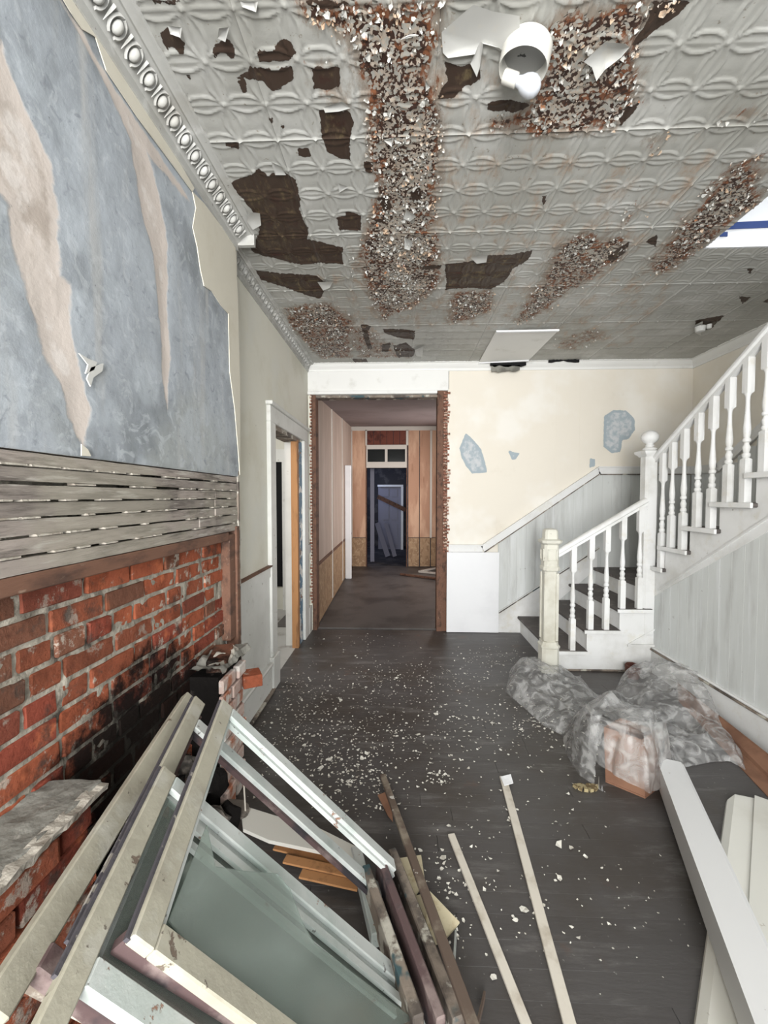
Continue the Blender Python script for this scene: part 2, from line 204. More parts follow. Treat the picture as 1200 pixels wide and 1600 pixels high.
# ------------------------------------------------------------------ helpers
class MB:
    """collects shapes for one mesh object (world coordinates)"""
    def __init__(s): s.v = []; s.f = []; s.m = []; s.mi = 0
    def add(s, vs, fs):
        o = len(s.v); s.v += [tuple(p) for p in vs]; s.f += [tuple(i + o for i in f) for f in fs]; s.m += [s.mi] * len(fs); return s
    def hexa(s, p):   # 8 corners: bottom ring 0-3, top ring 4-7
        return s.add(p, [(3, 2, 1, 0), (4, 5, 6, 7), (0, 1, 5, 4), (1, 2, 6, 5), (2, 3, 7, 6), (3, 0, 4, 7)])
    def box(s, x0, x1, y0, y1, z0, z1):
        x0, x1 = min(x0, x1), max(x0, x1); y0, y1 = min(y0, y1), max(y0, y1); z0, z1 = min(z0, z1), max(z0, z1)
        return s.hexa([(x0, y0, z0), (x1, y0, z0), (x1, y1, z0), (x0, y1, z0), (x0, y0, z1), (x1, y0, z1), (x1, y1, z1), (x0, y1, z1)])
    def bar(s, a, b, w, h, up=(0, 0, 1), taper=1):   # rectangular bar a->b, w sideways, h along up
        a = Vector(a); b = Vector(b); d = (b - a).normalized(); u = Vector(up); u = (u - d * u.dot(d)).normalized(); q = d.cross(u)
        r = lambda c, k: [c - q * w / 2 * k - u * h / 2 * k, c + q * w / 2 * k - u * h / 2 * k, c + q * w / 2 * k + u * h / 2 * k, c - q * w / 2 * k + u * h / 2 * k]
        return s.hexa(r(a, 1) + r(b, taper))
    def prism(s, pts, vec):   # polygon extruded by vec
        n = len(pts); vec = Vector(vec); a = [Vector(p) for p in pts]; b = [p + vec for p in a]
        return s.add(a + b, [tuple(range(n - 1, -1, -1)), tuple(range(n, 2 * n))] + [(i, (i + 1) % n, (i + 1) % n + n, i + n) for i in range(n)])
    def rings(s, rs, cap=True):
        n = len(rs[0]); o = []; fs = []
        for r in rs: o += [tuple(p) for p in r]
        for k in range(len(rs) - 1):
            for i in range(n):
                j = (i + 1) % n; fs.append((k * n + i, k * n + j, (k + 1) * n + j, (k + 1) * n + i))
        if cap: fs += [tuple(range(n - 1, -1, -1)), tuple(range((len(rs) - 1) * n, len(rs) * n))]
        return s.add(o, fs)
    def lathe(s, c, prof, n=16, axis=(0, 0, 1)):   # prof: (t along axis, radius, squareness 0/1)
        ax = Vector(axis).normalized(); e = Vector((1, 0, 0)) if abs(ax.x) < .9 else Vector((0, 1, 0)); e = (e - ax * e.dot(ax)).normalized(); q = ax.cross(e); c = Vector(c); rs = []
        for t, r, sq in prof:
            ring = []
            for i in range(n):
                a = 2 * math.pi * (i + .5) / n; ca, sa = math.cos(a), math.sin(a)
                k = 1 / max(abs(ca), abs(sa)) if sq else 1
                ring.append(c + ax * t + (e * ca + q * sa) * r * k)
            rs.append(ring)
        return s.rings(rs)
    def build(s, name, mats, parent=None, smooth=False, bevel=0, kind=None):
        L = root_loc(parent); me = bpy.data.meshes.new(name)
        me.from_pydata([(x - L[0], y - L[1], z - L[2]) for x, y, z in s.v], [], s.f)
        if not isinstance(mats, (list, tuple)): mats = [mats]
        for m in mats: me.materials.append(m)
        if len(mats) > 1: me.polygons.foreach_set('material_index', s.m)
        bm = bmesh.new(); bm.from_mesh(me)
        if bevel:
            bmesh.ops.bevel(bm, geom=[e for e in bm.edges if e.calc_face_angle(0) > .5], offset=bevel, segments=1, affect='EDGES')
        bmesh.ops.recalc_face_normals(bm, faces=bm.faces); bm.to_mesh(me); bm.free()
        if smooth:
            me.polygons.foreach_set('use_smooth', [True] * len(me.polygons)); me.set_sharp_from_angle(angle=R(40))
        me.update(); o = bpy.data.objects.new(name, me); C.objects.link(o)
        if parent: o.parent = parent
        if kind: o['kind'] = kind
        return o
def root_loc(p):
    L = Vector((0, 0, 0))
    while p is not None: L += Vector(p.location); p = p.parent
    return L
def thing(name, loc, label, cat, group=None):
    o = bpy.data.objects.new(name, None); C.objects.link(o); o.location = loc; o.empty_display_size = .1
    o['label'] = label; o['category'] = cat
    if group: o['group'] = group
    return o
def tag(o, label, cat, group=None, kind=None):
    o['label'] = label; o['category'] = cat
    if group: o['group'] = group
    if kind: o['kind'] = kind
    return o
def struct(name):
    o = bpy.data.objects.new(name, None); C.objects.link(o); o['kind'] = 'structure'; return o
def sbuild(mb, name, m, **k):
    o = mb.build(name, m, **k); o['kind'] = 'structure'; return o
def inst(src, name, parent, loc, rot=(0, 0, 0), scale=(1, 1, 1)):
    o = src.copy(); o.name = name; C.objects.link(o); o.parent = parent; L = root_loc(parent)
    o.location = Vector(loc) - L; o.rotation_euler = rot; o.scale = scale; return o
def sdist(P, poly):   # signed distance (inside +) of points P (n,2) to polygon
    poly = np.array(poly, float); n = len(poly); d = np.full(len(P), 1e9); ins = np.zeros(len(P), bool)
    for i in range(n):
        a, b = poly[i], poly[(i + 1) % n]; e = b - a; w_ = P - a
        t = np.clip((w_ @ e) / (e @ e + 1e-12), 0, 1); d = np.minimum(d, np.hypot(*(w_ - t[:, None] * e).T))
        c = ((a[1] <= P[:, 1]) != (b[1] <= P[:, 1])); x = a[0] + (P[:, 1] - a[1]) / (b[1] - a[1] + 1e-12) * e[0]
        ins ^= c & (P[:, 0] < x)
    return np.where(ins, d, -d)
_lat = rng.random((64, 64))
def vnoise(x, y):
    xi, yi = np.floor(x).astype(int), np.floor(y).astype(int); fx, fy = x - xi, y - yi; fx = fx * fx * (3 - 2 * fx); fy = fy * fy * (3 - 2 * fy)
    L_ = lambda a, b: _lat[a % 64, b % 64]
    return (L_(xi, yi) * (1 - fx) + L_(xi + 1, yi) * fx) * (1 - fy) + (L_(xi, yi + 1) * (1 - fx) + L_(xi + 1, yi + 1) * fx) * fy
def maskval(P, polys, soft, W=None):
    m = np.zeros(len(P))
    for ip, p in enumerate(polys):
        lo = np.min(p, 0) - soft; hi = np.max(p, 0) + soft
        k = np.all((P > lo) & (P < hi), 1)
        if k.any(): m[k] = np.maximum(m[k], np.clip(.5 + sdist(P[k], p) / (2 * soft), 0, 1) * (W[ip] if W else 1))
    return m
def grid_obj(name, m, parent, V, nu, nv, attrs={}, kind=None, smooth=True):
    """V: (nu*nv,3) array, row-major in v"""
    i, j = np.meshgrid(np.arange(nu - 1), np.arange(nv - 1)); a = (j * nu + i).ravel()
    Fc = np.stack([a, a + 1, a + 1 + nu, a + nu], 1); L = np.array(root_loc(parent))
    me = bpy.data.meshes.new(name); me.vertices.add(len(V)); me.vertices.foreach_set('co', (V - L).astype(np.float32).ravel())
    me.loops.add(len(Fc) * 4); me.loops.foreach_set('vertex_index', Fc.ravel().astype(np.int32))
    me.polygons.add(len(Fc)); me.polygons.foreach_set('loop_start', np.arange(0, len(Fc) * 4, 4, dtype=np.int32))
    me.update(calc_edges=True); me.materials.append(m)
    if smooth: me.polygons.foreach_set('use_smooth', [True] * len(Fc))
    for k, v in attrs.items():
        at_ = me.attributes.new(k, 'FLOAT', 'POINT'); at_.data.foreach_set('value', v.astype(np.float32))
    o = bpy.data.objects.new(name, me); C.objects.link(o)
    if parent: o.parent = parent
    if kind: o['kind'] = kind
    return o
def nz(x, y, z=0): return mnoise.noise(Vector((x, y, z)))

# ================================================================== SETTING
ZC = 2.88; XF = -.88; XL = -.98; YF = 4.50; XR = 3.06; XS = 2.12; YCH = 2.26
# ---- floor of narrow boards running across the room
floor = struct('floor')
MB().box(-1.1, 3.1, -2.2, 4.56, -.08, -.021).build('subfloor', black_m, floor)
yb = .75; k = 0
bw = .0835
plank_protos = []
for ln in (1.3, 1.9, 2.6):
    plank_protos.append(MB().box(0, ln, .0002, bw - .0002, -.021, 0).build('floor_board', floor_m, floor, bevel=.0004))
pused = [False] * 3
while yb < YF:
    x = -1.0 - random.random() * .9
    while x < 3.06:
        i = random.randrange(3); ln = (1.3, 1.9, 2.6)[i]
        if x + ln > -1.0:
            zz = -random.random() * .0004
            if not pused[i]: plank_protos[i].location = (x, yb, zz); pused[i] = True
            else: inst(plank_protos[i], 'floor_board', floor, (x, yb, zz))
        x += ln + .0015
    yb += bw
MB().box(-1.1, 3.1, -2.2, .749, -.021, 0).build('near_floor', floor_m, floor)
hall_floor = sbuild(MB().box(-1.4, 1.2, 4.56, 8.7, -.03, .006), 'floor', hallfloor_m)
sbuild(MB().box(-4.2, XL - .02, 2.2, 6.0, -.03, .0), 'floor', mat('pale dusty boards', (.42, .41, .39), [((.2, .18, .16), dict(s=4, d=6, lo=.5, hi=.7))], .5, coord='pos'))
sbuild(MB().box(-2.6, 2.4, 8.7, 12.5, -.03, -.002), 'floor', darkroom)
# ---- tin ceiling: embossed sheets of four by four patterns, paint loss as attributes
def ceilpoly(pts): return [tuple(at(x, y, Z=ZC)[:2]) for x, y in pts]
BARE = [ceilpoly(p) for p in [
 [(500,172),(545,170),(552,195),(545,215),(548,250),(530,248),(512,235),(500,205)],
 [(697,98),(720,100),(748,96),(748,122),(728,132),(712,150),(684,153),(690,135),(698,125)],
 [(357,285),(385,275),(405,262),(420,275),(440,262),(462,280),(468,305),(470,335),(482,355),(480,372),(535,386),(536,412),(500,410),(470,412),(450,408),(400,395),(372,374),(400,372),(405,358),(398,335),(380,310)],
 [(400,422),(430,425),(495,430),(512,444),(500,468),(470,458),(445,448),(420,440),(405,436)],
 [(695,412),(730,408),(765,398),(800,396),(832,390),(826,405),(800,420),(788,440),(765,452),(730,448),(697,452)],
 [(598,514),(622,514),(648,516),(648,530),(625,528),(603,522)], [(615,540),(635,535),(650,548),(645,557),(622,558),(617,548)],[(596,538),(612,535),(606,550),(597,549)],
 [(564,506),(580,508),(575,520),(582,545),(575,546),(568,525)],[(550,560),(572,560),(578,570),(560,572)],[(590,572),(602,570),(600,578),(588,578)],
 [(250,50),(262,40),(290,68),(285,84),(270,75),(262,84),(252,62)],[(333,78),(355,55),(370,85),(365,92),(345,84),(335,94)],
 [(370,122),(392,104),(420,106),(455,105),(460,120),(440,138),(425,142),(412,128),(395,122)],[(372,128),(380,120),(388,145),(378,148)],
 [(400,80),(425,78),(440,60),(455,62),(463,80),(450,92),(425,95),(405,98)],[(487,105),(530,102),(530,130),(510,142),(490,138)],
 [(286,115),(297,118),(295,125)],[(419,182),(427,181),(427,190),(420,190)],[(433,187),(445,196),(443,202),(435,192)],[(350,221),(372,220),(374,233),(352,228)],[(465,232),(482,230),(484,245),(466,243)],
 [(478,0),(555,0),(548,8),(500,14)],[(240,0),(282,0),(275,9),(245,6)],[(1018,0),(1085,0),(1050,28),(1000,66),(985,70),(1010,35)],
 [(805,155),(830,165),(800,176),(760,170),(762,158)],[(965,172),(1000,160),(985,182),(968,196)],
 [(845,305),(855,303),(850,318)],[(1010,378),(1030,362),(1025,385)],[(985,375),(975,395),(955,410),(950,400)],
 [(1085,500),(1132,492),(1110,515),(1088,518)],[(1155,462),(1172,464),(1160,474)],[(1192,470),(1200,466),(1200,472)],[(1168,420),(1178,418),(1172,428)],
 [(568,250),(585,255),(580,270),(570,265)],[(640,300),(655,290),(660,310),(645,318)],[(590,310),(605,305),(612,325),(600,330)],[(540,330),(560,335),(558,345),(538,345)],[(585,345),(600,340),(605,352)],[(525,338),(565,336),(563,360),(530,358)],
 [(660,415),(690,413),(688,420),(660,420)]]]
RUST = [ceilpoly(p) for p in [
 [(560,0),(690,0),(692,60),(678,150),(690,200),(690,285),(684,300),(680,360),(686,400),(690,440),(650,475),(600,500),(570,450),(555,400),(575,350),(590,300),(575,240),(572,170),(550,110),(545,60),(480,30),(470,0)],
 [(470,90),(540,100),(545,170),(500,168),(475,140)],[(840,40),(860,5),(1060,0),(1000,62),(992,78),(998,155),(960,200),(900,206),(850,208),(760,198),(755,188),(830,160),(850,110)],
 [(700,20),(690,150),(680,150),(680,20)],
 [(880,370),(905,362),(985,370),(980,395),(940,430),(880,465),(860,485),(810,505),(800,500),(840,440),(850,410)],
 [(1130,255),(1200,235),(1200,310),(1090,398),(1060,420),(1000,430),(1010,405),(1060,350)],
 [(440,480),(520,470),(560,500),(550,560),(500,560),(460,520)],[(700,455),(770,450),(775,480),(740,505),(700,505)],[(540,385),(640,380),(690,400),(690,420),(650,440),(550,430)],
 [(990,310),(1020,310),(1000,350),(900,400),(880,420),(880,400),(960,350)],[(1120,165),(1200,120),(1200,180),(1120,205)],[(1000,215),(1060,190),(1020,250),(1000,250)],
 [(860,530),(930,510),(960,520),(900,548),(870,550)],[(1110,270),(1160,250),(1120,310),(1090,330)],[(520,520),(560,500),(650,560),(560,560)]]]
RUSTW = [1, .8, 1, .6, .85, .8, .8, .75, .75, .6, .62, .6, .6, .55, .6]
STAIN = RUST + [ceilpoly(p) for p in [[(440,0),(1080,0),(1000,200),(1200,60),(1200,330),(1000,560),(700,520),(480,560),(430,420),(560,380),(570,120)]]]
SX, SY = .151, .150
def emb(u, v):
    fu = u - np.floor(u); fv = v - np.floor(v); du = np.minimum(fu, 1 - fu); dv = np.minimum(fv, 1 - fv); h = np.zeros_like(u)
    for a, d in ((fu, dv), (fv, du)):
        ww = .205 * np.sin(np.pi * a) ** .85 + 1e-4; ins = np.clip(1 - (d / ww) ** 2, 0, 1)
        h = np.maximum(h, .16 * ins + .0); h += .75 * np.exp(-((d - ww) / .026) ** 2) * np.clip(np.sin(np.pi * a) * 2.2, 0, 1) + .55 * np.exp(-(d / .022) ** 2)
    h += .5 * np.exp(-(du ** 2 + dv ** 2) / .0016)
    cx = np.maximum(np.abs(fu - .5), np.abs(fv - .5)); h += .16 * np.clip(1 - ((fu - .5) ** 2 + (fv - .5) ** 2) / .06, 0, 1)
    return h
ceiling = struct('ceiling')
MB().box(-1.1, 1.74, -2.2, 4.62, ZC + .012, ZC + .2).box(1.74, 3.2, 2.5, 4.62, ZC + .012, ZC + .2).build('ceiling_deck', darkroom, ceiling)
xs0 = [.27 - SX * (1 + 4 * 2) + .604 * i for i in range(8)]
ys0 = [1.69 - 1.2 + .6 * j for j in range(7)]
for ix, xa in enumerate(xs0):
    for jy, ya in enumerate(ys0):
        x0, x1 = max(xa, -.99), min(xa + .604, 3.07); y0, y1 = max(ya, -9), min(ya + .6, 4.52)
        if x1 - x0 < .02 or y1 - y0 < .02: continue
        if x0 >= 1.74 - .02 and y1 <= 2.5 + .01: continue
        if x1 > 1.74 and y1 <= 2.5: x1 = 1.74
        step = .0065 if ya < 2.6 else .0085 if ya < 3.2 else .012
        regs = [(x0, x1, y0, y1)]
        if x1 > 1.74 and y0 < 2.5 < y1: regs = [(x0, x1, 2.5, y1)] + ([(x0, 1.74, y0, 2.5)] if x0 < 1.74 else [])
        if x0 >= 1.74 and y1 <= 2.5: continue
        for (a0, a1, b0, b1) in regs:
            a0 += .0003; a1 -= .0003; b0 += .0003; b1 -= .0003
            nu = max(3, int((a1 - a0) / step)); nv = max(3, int((b1 - b0) / step)); X, Y = np.meshgrid(np.linspace(a0, a1, nu), np.linspace(b0, b1, nv)); X = X.ravel(); Y = Y.ravel()
            P = np.stack([X, Y], 1); bare = maskval(P, BARE, .022); rust = maskval(P, RUST, .085, RUSTW); rust = np.where(rust > .02, rust * (.62 + .75 * (.6 * vnoise(X * 9, Y * 7) + .4 * vnoise(X * 24 + 9, Y * 20))), 0); stain = maskval(P, STAIN, .2)
            h = emb((X - .27) / SX, (Y - 1.69) / SY)
            sag = .004 * np.sin(X * 3.1 + ix) * np.sin(Y * 2.3 + jy)
            edge = np.minimum(np.minimum(X - a0, a1 - X), np.minimum(Y - b0, b1 - Y)); sag = sag * np.clip(edge / .1, 0, 1) - random.random() * .0015
            Z = ZC - h * .0078 + sag
            grid_obj('tin_panel', tin, ceiling, np.stack([X, Y, Z], 1)[:, :], nu, nv, dict(bare=bare, rust=rust, stain=stain))
MB().box(-1.1, 1.74, -2.2, .488, ZC - .003, ZC + .012).build('near_ceiling', tin, ceiling)
# curled flakes hanging in the rusted zones
def chipmesh(mb, c, nrm, size, curl):
    n = Vector(nrm).normalized(); e = n.orthogonal().normalized(); e = Matrix.Rotation(random.random() * 6.28, 3, n) @ e; q = n.cross(e)
    k = random.choice((4, 5, 6)); pts = []
    for i in range(k):
        a = 2 * math.pi * i / k + random.uniform(-.4, .4); r = size * random.uniform(.6, 1.25); p = e * math.cos(a) * r + q * math.sin(a) * r * .75
        pts.append(Vector(c) + p + n * curl * (p.dot(e) / size) ** 2 * size)
    cen = Vector(c) - n * 0; mb.add([cen] + pts, [(0, i + 1, (i + 1) % k + 1) for i in range(k)])
fm = MB(); allr = [(np.array(p), np.array(p).min(0), np.array(p).max(0)) for p in RUST]
area_w = []
for p, lo, hi in allr:
    x, y = p[:, 0], p[:, 1]; area_w.append(abs(np.dot(x, np.roll(y, 1)) - np.dot(y, np.roll(x, 1))) / 2)
tot = sum(area_w); cnt = 0
for (p, lo, hi), aw, rw in zip(allr, area_w, RUSTW):
    n = int(aw * 2300 * rw ** 2); Q = rng.uniform(lo, hi, (n * 4, 2)); Q = Q[sdist(Q, p) > -.01][:n]
    for q in Q:
        if q[0] > 1.72 and q[1] < 2.52: continue
        if .6 * vnoise(q[0:1] * 9, q[1:2] * 7)[0] + .4 * vnoise(q[0:1] * 24 + 9, q[1:2] * 20)[0] < .42: continue
        s_ = random.choice((.003, .004, .005, .006, .008, .011)) * random.uniform(.8, 1.2)
        chipmesh(fm, (q[0], q[1], ZC - .006 - random.random() * .008), (random.uniform(-.6, .6), random.uniform(-.9, .3), -1), s_, random.uniform(.2, .9))
fo = fm.build('paint_flakes', flake_m, ceiling, kind='stuff')
# larger curled flaps
def flap(pts, drop, name='paint_flap', m=flap_m, parent=ceiling):
    w3 = [at(x, y, Z=ZC - .007) for x, y in pts]; c = sum(w3, Vector()) / len(w3); n = len(w3); mb = MB()
    far = sorted(range(n), key=lambda i: w3[i].y); dmap = {}
    for i in range(n): dmap[i] = drop * random.uniform(.25, 1)
    ring = [p + Vector((0, 0, -dmap[i])) for i, p in enumerate(w3)]; mid = [c.lerp(p, .55) + Vector((0, 0, -.25 * dmap[i])) for i, p in enumerate(w3)]
    vs = [c] + mid + ring; fs = [(0, 1 + i, 1 + (i + 1) % n) for i in range(n)] + [(1 + i, 1 + n + i, 1 + n + (i + 1) % n, 1 + (i + 1) % n) for i in range(n)]
    mb.add(vs, fs); o = mb.build(name, m, parent, smooth=True); return o
for pts, dr in [([(640-15,60),(655,50),(640,52)], .01),
 ([(912,88),(945,62),(975,58),(984,70),(970,85),(945,100),(932,118),(925,100)], .02),
 ([(690,45),(740,0),(770,15),(812,20),(812,50),(790,82),(780,70),(755,64),(750,100),(745,115),(735,95),(742,80),(700,85),(692,80)], .012),
 ([(375,0),(403,0),(400,14),(378,8)], .015), ([(342,38),(358,38),(352,62),(340,58)], .012), ([(262,38),(284,40),(282,54),(266,50)], .01),
 ([(505,165),(535,155),(548,165),(530,172),(508,172)], .01), ([(424,250),(440,255),(447,270),(430,272)], .015), ([(390,328),(406,330),(408,350),(395,355),(386,343)], .02),
 ([(735,400),(762,395),(760,408),(745,410)], .012), ([(632,368),(645,375),(640,388),(632,385)], .015), ([(496,440),(520,438),(515,448),(505,452)], .012), ([(648,545),(662,540),(660,556),(650,554)], .015),
 ([(600,215),(615,212),(612,225)], .012), ([(665,120),(672,135),(665,140)], .01), ([(1085,505),(1098,498),(1096,522),(1088,520)], .02), ([(528,285),(545,290),(530,300)], .012), ([(635,325),(650,335),(640,345),(630,338)], .015)]:
    flap(pts, dr)
# ---- walls
# chimney breast: lath backing, papered upper face with fine grid
wall_left = struct('wall_left')
MB().box(XF - .35, XF - .012, .3, YCH - .0, 1.57, 3.0).build('chimney_core', lath_m, wall_left)
MB().box(XF - .35, XF - .105, .3, YCH, 0, 1.57).build('chimney_backing', mortar_m, wall_left)
MB().box(XF - .9, XF, -2.2, .3, 0, 3.0).build('near_wall', green_wall, wall_left)
def wallpoly(pts, X): return [tuple(at(x, y, X=X)[1:]) for x, y in pts]
STREAK = [wallpoly(p, XF) for p in [
 [(-40,60),(5,60),(40,170),(80,250),(92,330),(96,430),(112,445),(110,520),(122,570),(140,640),(130,700),(112,660),(95,600),(68,555),(45,470),(25,390),(12,320),(-10,290),(-60,250)],
 [(95,0),(125,40),(165,125),(195,170),(225,215),(248,300),(262,380),(262,480),(266,560),(262,640),(255,600),(250,500),(240,400),(222,330),(205,220),(175,150),(150,100),(110,30)],
 [(130,60),(175,130),(215,190),(290,300),(300,320),(240,250),(190,180)]]]
ny, nzg = 190, 150; Yg, Zg = np.meshgrid(np.linspace(.78, YCH, ny), np.linspace(1.57, 2.80, nzg)); Yg = Yg.ravel(); Zg = Zg.ravel(); P = np.stack([Yg, Zg], 1)
pt = maskval(P, STREAK, .035)
dep = XF - .003 * pt + np.array([.002 * nz(y * 4, z * 4) + .0012 * nz(y * 15, z * 11) for y, z in P])
dep = np.where(Zg < 1.575 + .012 * np.array([nz(y * 9, 3) for y in Yg]), dep - .003, dep)
grid_obj('old_wallpaper', blue_wall, wall_left, np.stack([dep, Yg, Zg], 1), ny, nzg, dict(patch=pt))
# remaining cream top layer, a thin sheet
def sheet(pts, X, thick, name, m, parent, n_sub=0):
    w3 = [at(x, y, X=X) for x, y in pts]; return MB().prism(w3, (thick, 0, 0)).build(name, m, parent)
sheet([(300,300),(318,318),(367,384),(371,480),(374,600),(374,742),(371,700),(366,640),(358,580),(356,490),(345,478),(330,455),(318,447),(312,420),(307,385),(300,355),(305,325)], XF + .002, .004, 'cream_paper', cream_sheet, wall_left)
sheet([(60,-60),(112,-30),(135,8),(303,294),(300,300),(262,248),(215,185),(165,110),(148,58),(128,46),(110,20),(92,-10)], XF + .003, .003, 'cream_paper', cream_sheet, wall_left)
for pts in [[(122,552),(135,560),(150,566),(145,578),(132,584),(136,570)],[(140,574),(160,568),(158,580),(144,590),(140,604),(134,592)]]:
    sheet(pts, XF + .006, .004, 'torn_paper', flap_m, wall_left)
sheet([(126,694),(136,702),(141,713),(126,712)], XF + .004, .003, 'torn_paper', cream_sheet, wall_left)
# corner return and recessed left wall with door opening
MB().box(XL - .12, XF - .004, YCH, YCH + .02, .96, 2.9).build('corner_return', cream_sheet, wall_left)
MB().box(XL - .12, XL, YCH - .2, 3.16, .0, 2.9).build('wall_face', green_wall, wall_left)
MB().box(XL - .12, XL, 4.02, 4.5, .0, 2.9).build('wall_face', green_wall, wall_left)
MB().box(XL - .12, XL, 3.16, 4.02, 2.0, 2.9).build('wall_face', green_wall, wall_left)
# lower wainscot, chair rail with gap, base
MB().box(XL, XL + .012, YCH, 3.08, .2, .90).build('wainscot_panel', paint_w, wall_left)
MB().box(XL, XL + .02, YCH, 3.08, .86, .935).build('chair_rail', paint_w, wall_left)
MB().box(XL, XL + .03, YCH + .1, 3.08, .936, .948).build('broken_rail_cap', brownwood, wall_left)
bb = struct('baseboard_left')
MB().box(XL, XL + .03, YCH, 3.06, 0, .20).build('base_plank', paint_w, bb)
MB().box(XL, XL + .042, YCH, 3.06, .20, .222).build('base_cap', paint_w, bb, bevel=.006)
MB().box(XL, XL + .036, YCH, 3.06, .196, .200).build('cap_shadow_gap', brownwood, bb)
MB().box(XL, XL + .05, YCH, 3.06, 0, .022).build('base_shoe', sash_o, bb, bevel=.005)
MB().box(XL, XL + .03, 4.34, YF, 0, .28).build('base_plank', paint_w, bb)
MB().box(XL, XL + .025, 4.34, YF, .86, .95).build('chair_rail', paint_w, bb)
# door frame in left wall
dr = struct('door_1')
MB().box(XL - .02, XL + .03, 3.06, 3.19, .25, 2.02).build('casing', paint_w, dr, bevel=.004)
MB().box(XL - .02, XL + .045, 3.04, 3.20, 0, .25).build('plinth_block', paint_w, dr, bevel=.004)
MB().box(XL - .02, XL + .03, 4.16, 4.32, 0, 2.02).build('casing', paint_w, dr, bevel=.004)
MB().box(XL - .02, XL + .03, 3.06, 4.32, 2.02, 2.14).build('head_casing', paint_w, dr, bevel=.004)
MB().box(XL - .02, XL + .05, 3.04, 4.34, 2.14, 2.17).build('head_cap', paint_w, dr, bevel=.006)
MB().box(XL - .13, XL + .01, 3.15, 4.05, 1.985, 2.02).build('head_jamb', sash_o, dr)
MB().box(XL - .13, XL - .0, 3.19, 3.215, 0, 2.0).build('jamb', paint_w, dr)
MB().box(XL - .05, XL + .012, 3.93, 3.985, 0, 2.0).build('raw_stud', stud_m, dr)
MB().box(XL - .06, XL + .004, 4.0, 4.15, 0, 2.0).build('blue_jamb', blue_p, dr)
MB().box(XL - .13, XL - .061, 4.0, 4.15, 0, 2.0).build('jamb', paint_w, dr)
# side room behind that door
sr = struct('wall_side_room')
MB().box(-4.2, XL - .13, 5.3, 5.4, 0, 3.0).build('far_face', sideroom, sr)
MB().box(-4.3, -4.2, 2.0, 5.4, 0, 3.0).build('left_face', sideroom, sr)
MB().box(-4.2, XL - .12, 2.1, 2.2, 0, 3.0).build('near_face', sideroom, sr)
MB().box(-4.3, XL - .12, 2.0, 6.0, 2.95, 3.05).build('room_ceiling', sideroom, sr)
d2 = struct('door_2')
xa = at(428, 800, Y=5.28).x - .6; xb = at(441.5, 800, Y=5.28).x; xc = at(450, 800, Y=5.28).x; zt = at(435, 722, Y=5.28).z
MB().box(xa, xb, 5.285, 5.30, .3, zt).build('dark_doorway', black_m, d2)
MB().box(xb, xc, 5.26, 5.30, 0, zt + .16).build('casing', paint_w, d2); MB().box(xa - .1, xb, 5.26, 5.30, zt, zt + .16).build('casing', paint_w, d2)
# ---- far wall with the wide hall opening
wall_back = struct('wall_back')
OX0, OX1, OZ = -.93, .415, 2.585
def farpoly(pts): return [(at(x, y, Y=YF).x, at(x, y, Y=YF).z) for x, y in pts]
PATCH = [farpoly(p) for p in [[(718,700),(728,676),(742,690),(752,702),(762,738),(738,740),(728,728),(722,716)],[(944,650),(958,641),(978,641),(992,655),(992,672),(982,686),(972,688),(970,706),(956,708),(943,698)],[(793,702),(800,706),(812,708),(806,718),(800,718)],[(922,716),(930,718),(930,728),(921,731)]]]
x0g, x1g = .53, XR; nx, nzg = 170, 130; Xg, Zg = np.meshgrid(np.linspace(x0g, x1g, nx), np.linspace(.3, ZC, nzg)); Xg = Xg.ravel(); Zg = Zg.ravel(); P = np.stack([Xg, Zg], 1)
pt = maskval(P, PATCH, .03); grid_obj('papered_face', cream_wall, wall_back, np.stack([Xg, YF + .004 * pt + 0 * Xg, Zg], 1), nx, nzg, dict(patch=pt))
MB().box(.53, XR + .2, YF + .005, YF + .12, 0, ZC + .1).build('wall_core', mortar_m, wall_back)
MB().box(OX0 - .3, .53, YF, YF + .1, OZ + .02, ZC + .1).build('wall_core', mortar_m, wall_back)
MB().box(XL - .2, OX0 - .01, YF - .02, YF + .1, 0, OZ + .05).build('wall_stub', green_wall, wall_back)
# paper squares visible as faint seams (long raised battens under the paper)
for px in (708, 868, 905): 
    xw = at(px, 700, Y=YF).x; MB().box(xw, xw + .006, YF - .0015, YF + .002, 1.2, 2.7).build('paper_seam', cream_wall, wall_back)
tr = struct('trim_1')
MB().box(OX0 - .06, .52, YF - .035, YF + .1, OZ, 2.80).build('frieze_board', crown_far, tr, bevel=.004)
MB().box(OX0 - .05, .40, YF - .055, YF + .1, OZ - .035, OZ).build('lower_batten', crown_far, tr, bevel=.004)
MB().box(OX0 + .02, .42, YF + .0, YF + .12, OZ - .06, OZ - .036).build('header_underside', sash_o, tr)
MB().box(.405, .465, YF - .015, YF + .13, 0, OZ).build('raw_jamb', brownwood, tr)
MB().box(OX0 - .015, OX0 + .03, YF - .02, YF + .13, 0, OZ).build('raw_jamb', brownwood, tr)
le = MB(); z = .86
while z < OZ - .02:
    wd = random.uniform(.045, .085); le.box(.470, .463 + wd, YF - .025 + random.uniform(-.006, .006), YF + .01, z, z + .022); z += random.uniform(.030, .036)
z = .3
while z < OZ - .02:
    wd = random.uniform(.01, .03); le.box(OX0 - .012 - wd, OX0 - .012, YF - .035 + random.uniform(-.006, .006), YF - .01, z, z + .022); z += .034
le.build('torn_lath_ends', lathends, tr, kind='stuff')
MB().box(.465, .535, YF - .004, YF + .02, 0, OZ + .0).build('lath_backing', brownwood, tr)
MB().box(.515, .56, YF - .012, YF - .0045, .86, OZ + .02).build('plaster_edge', cream_wall, tr)
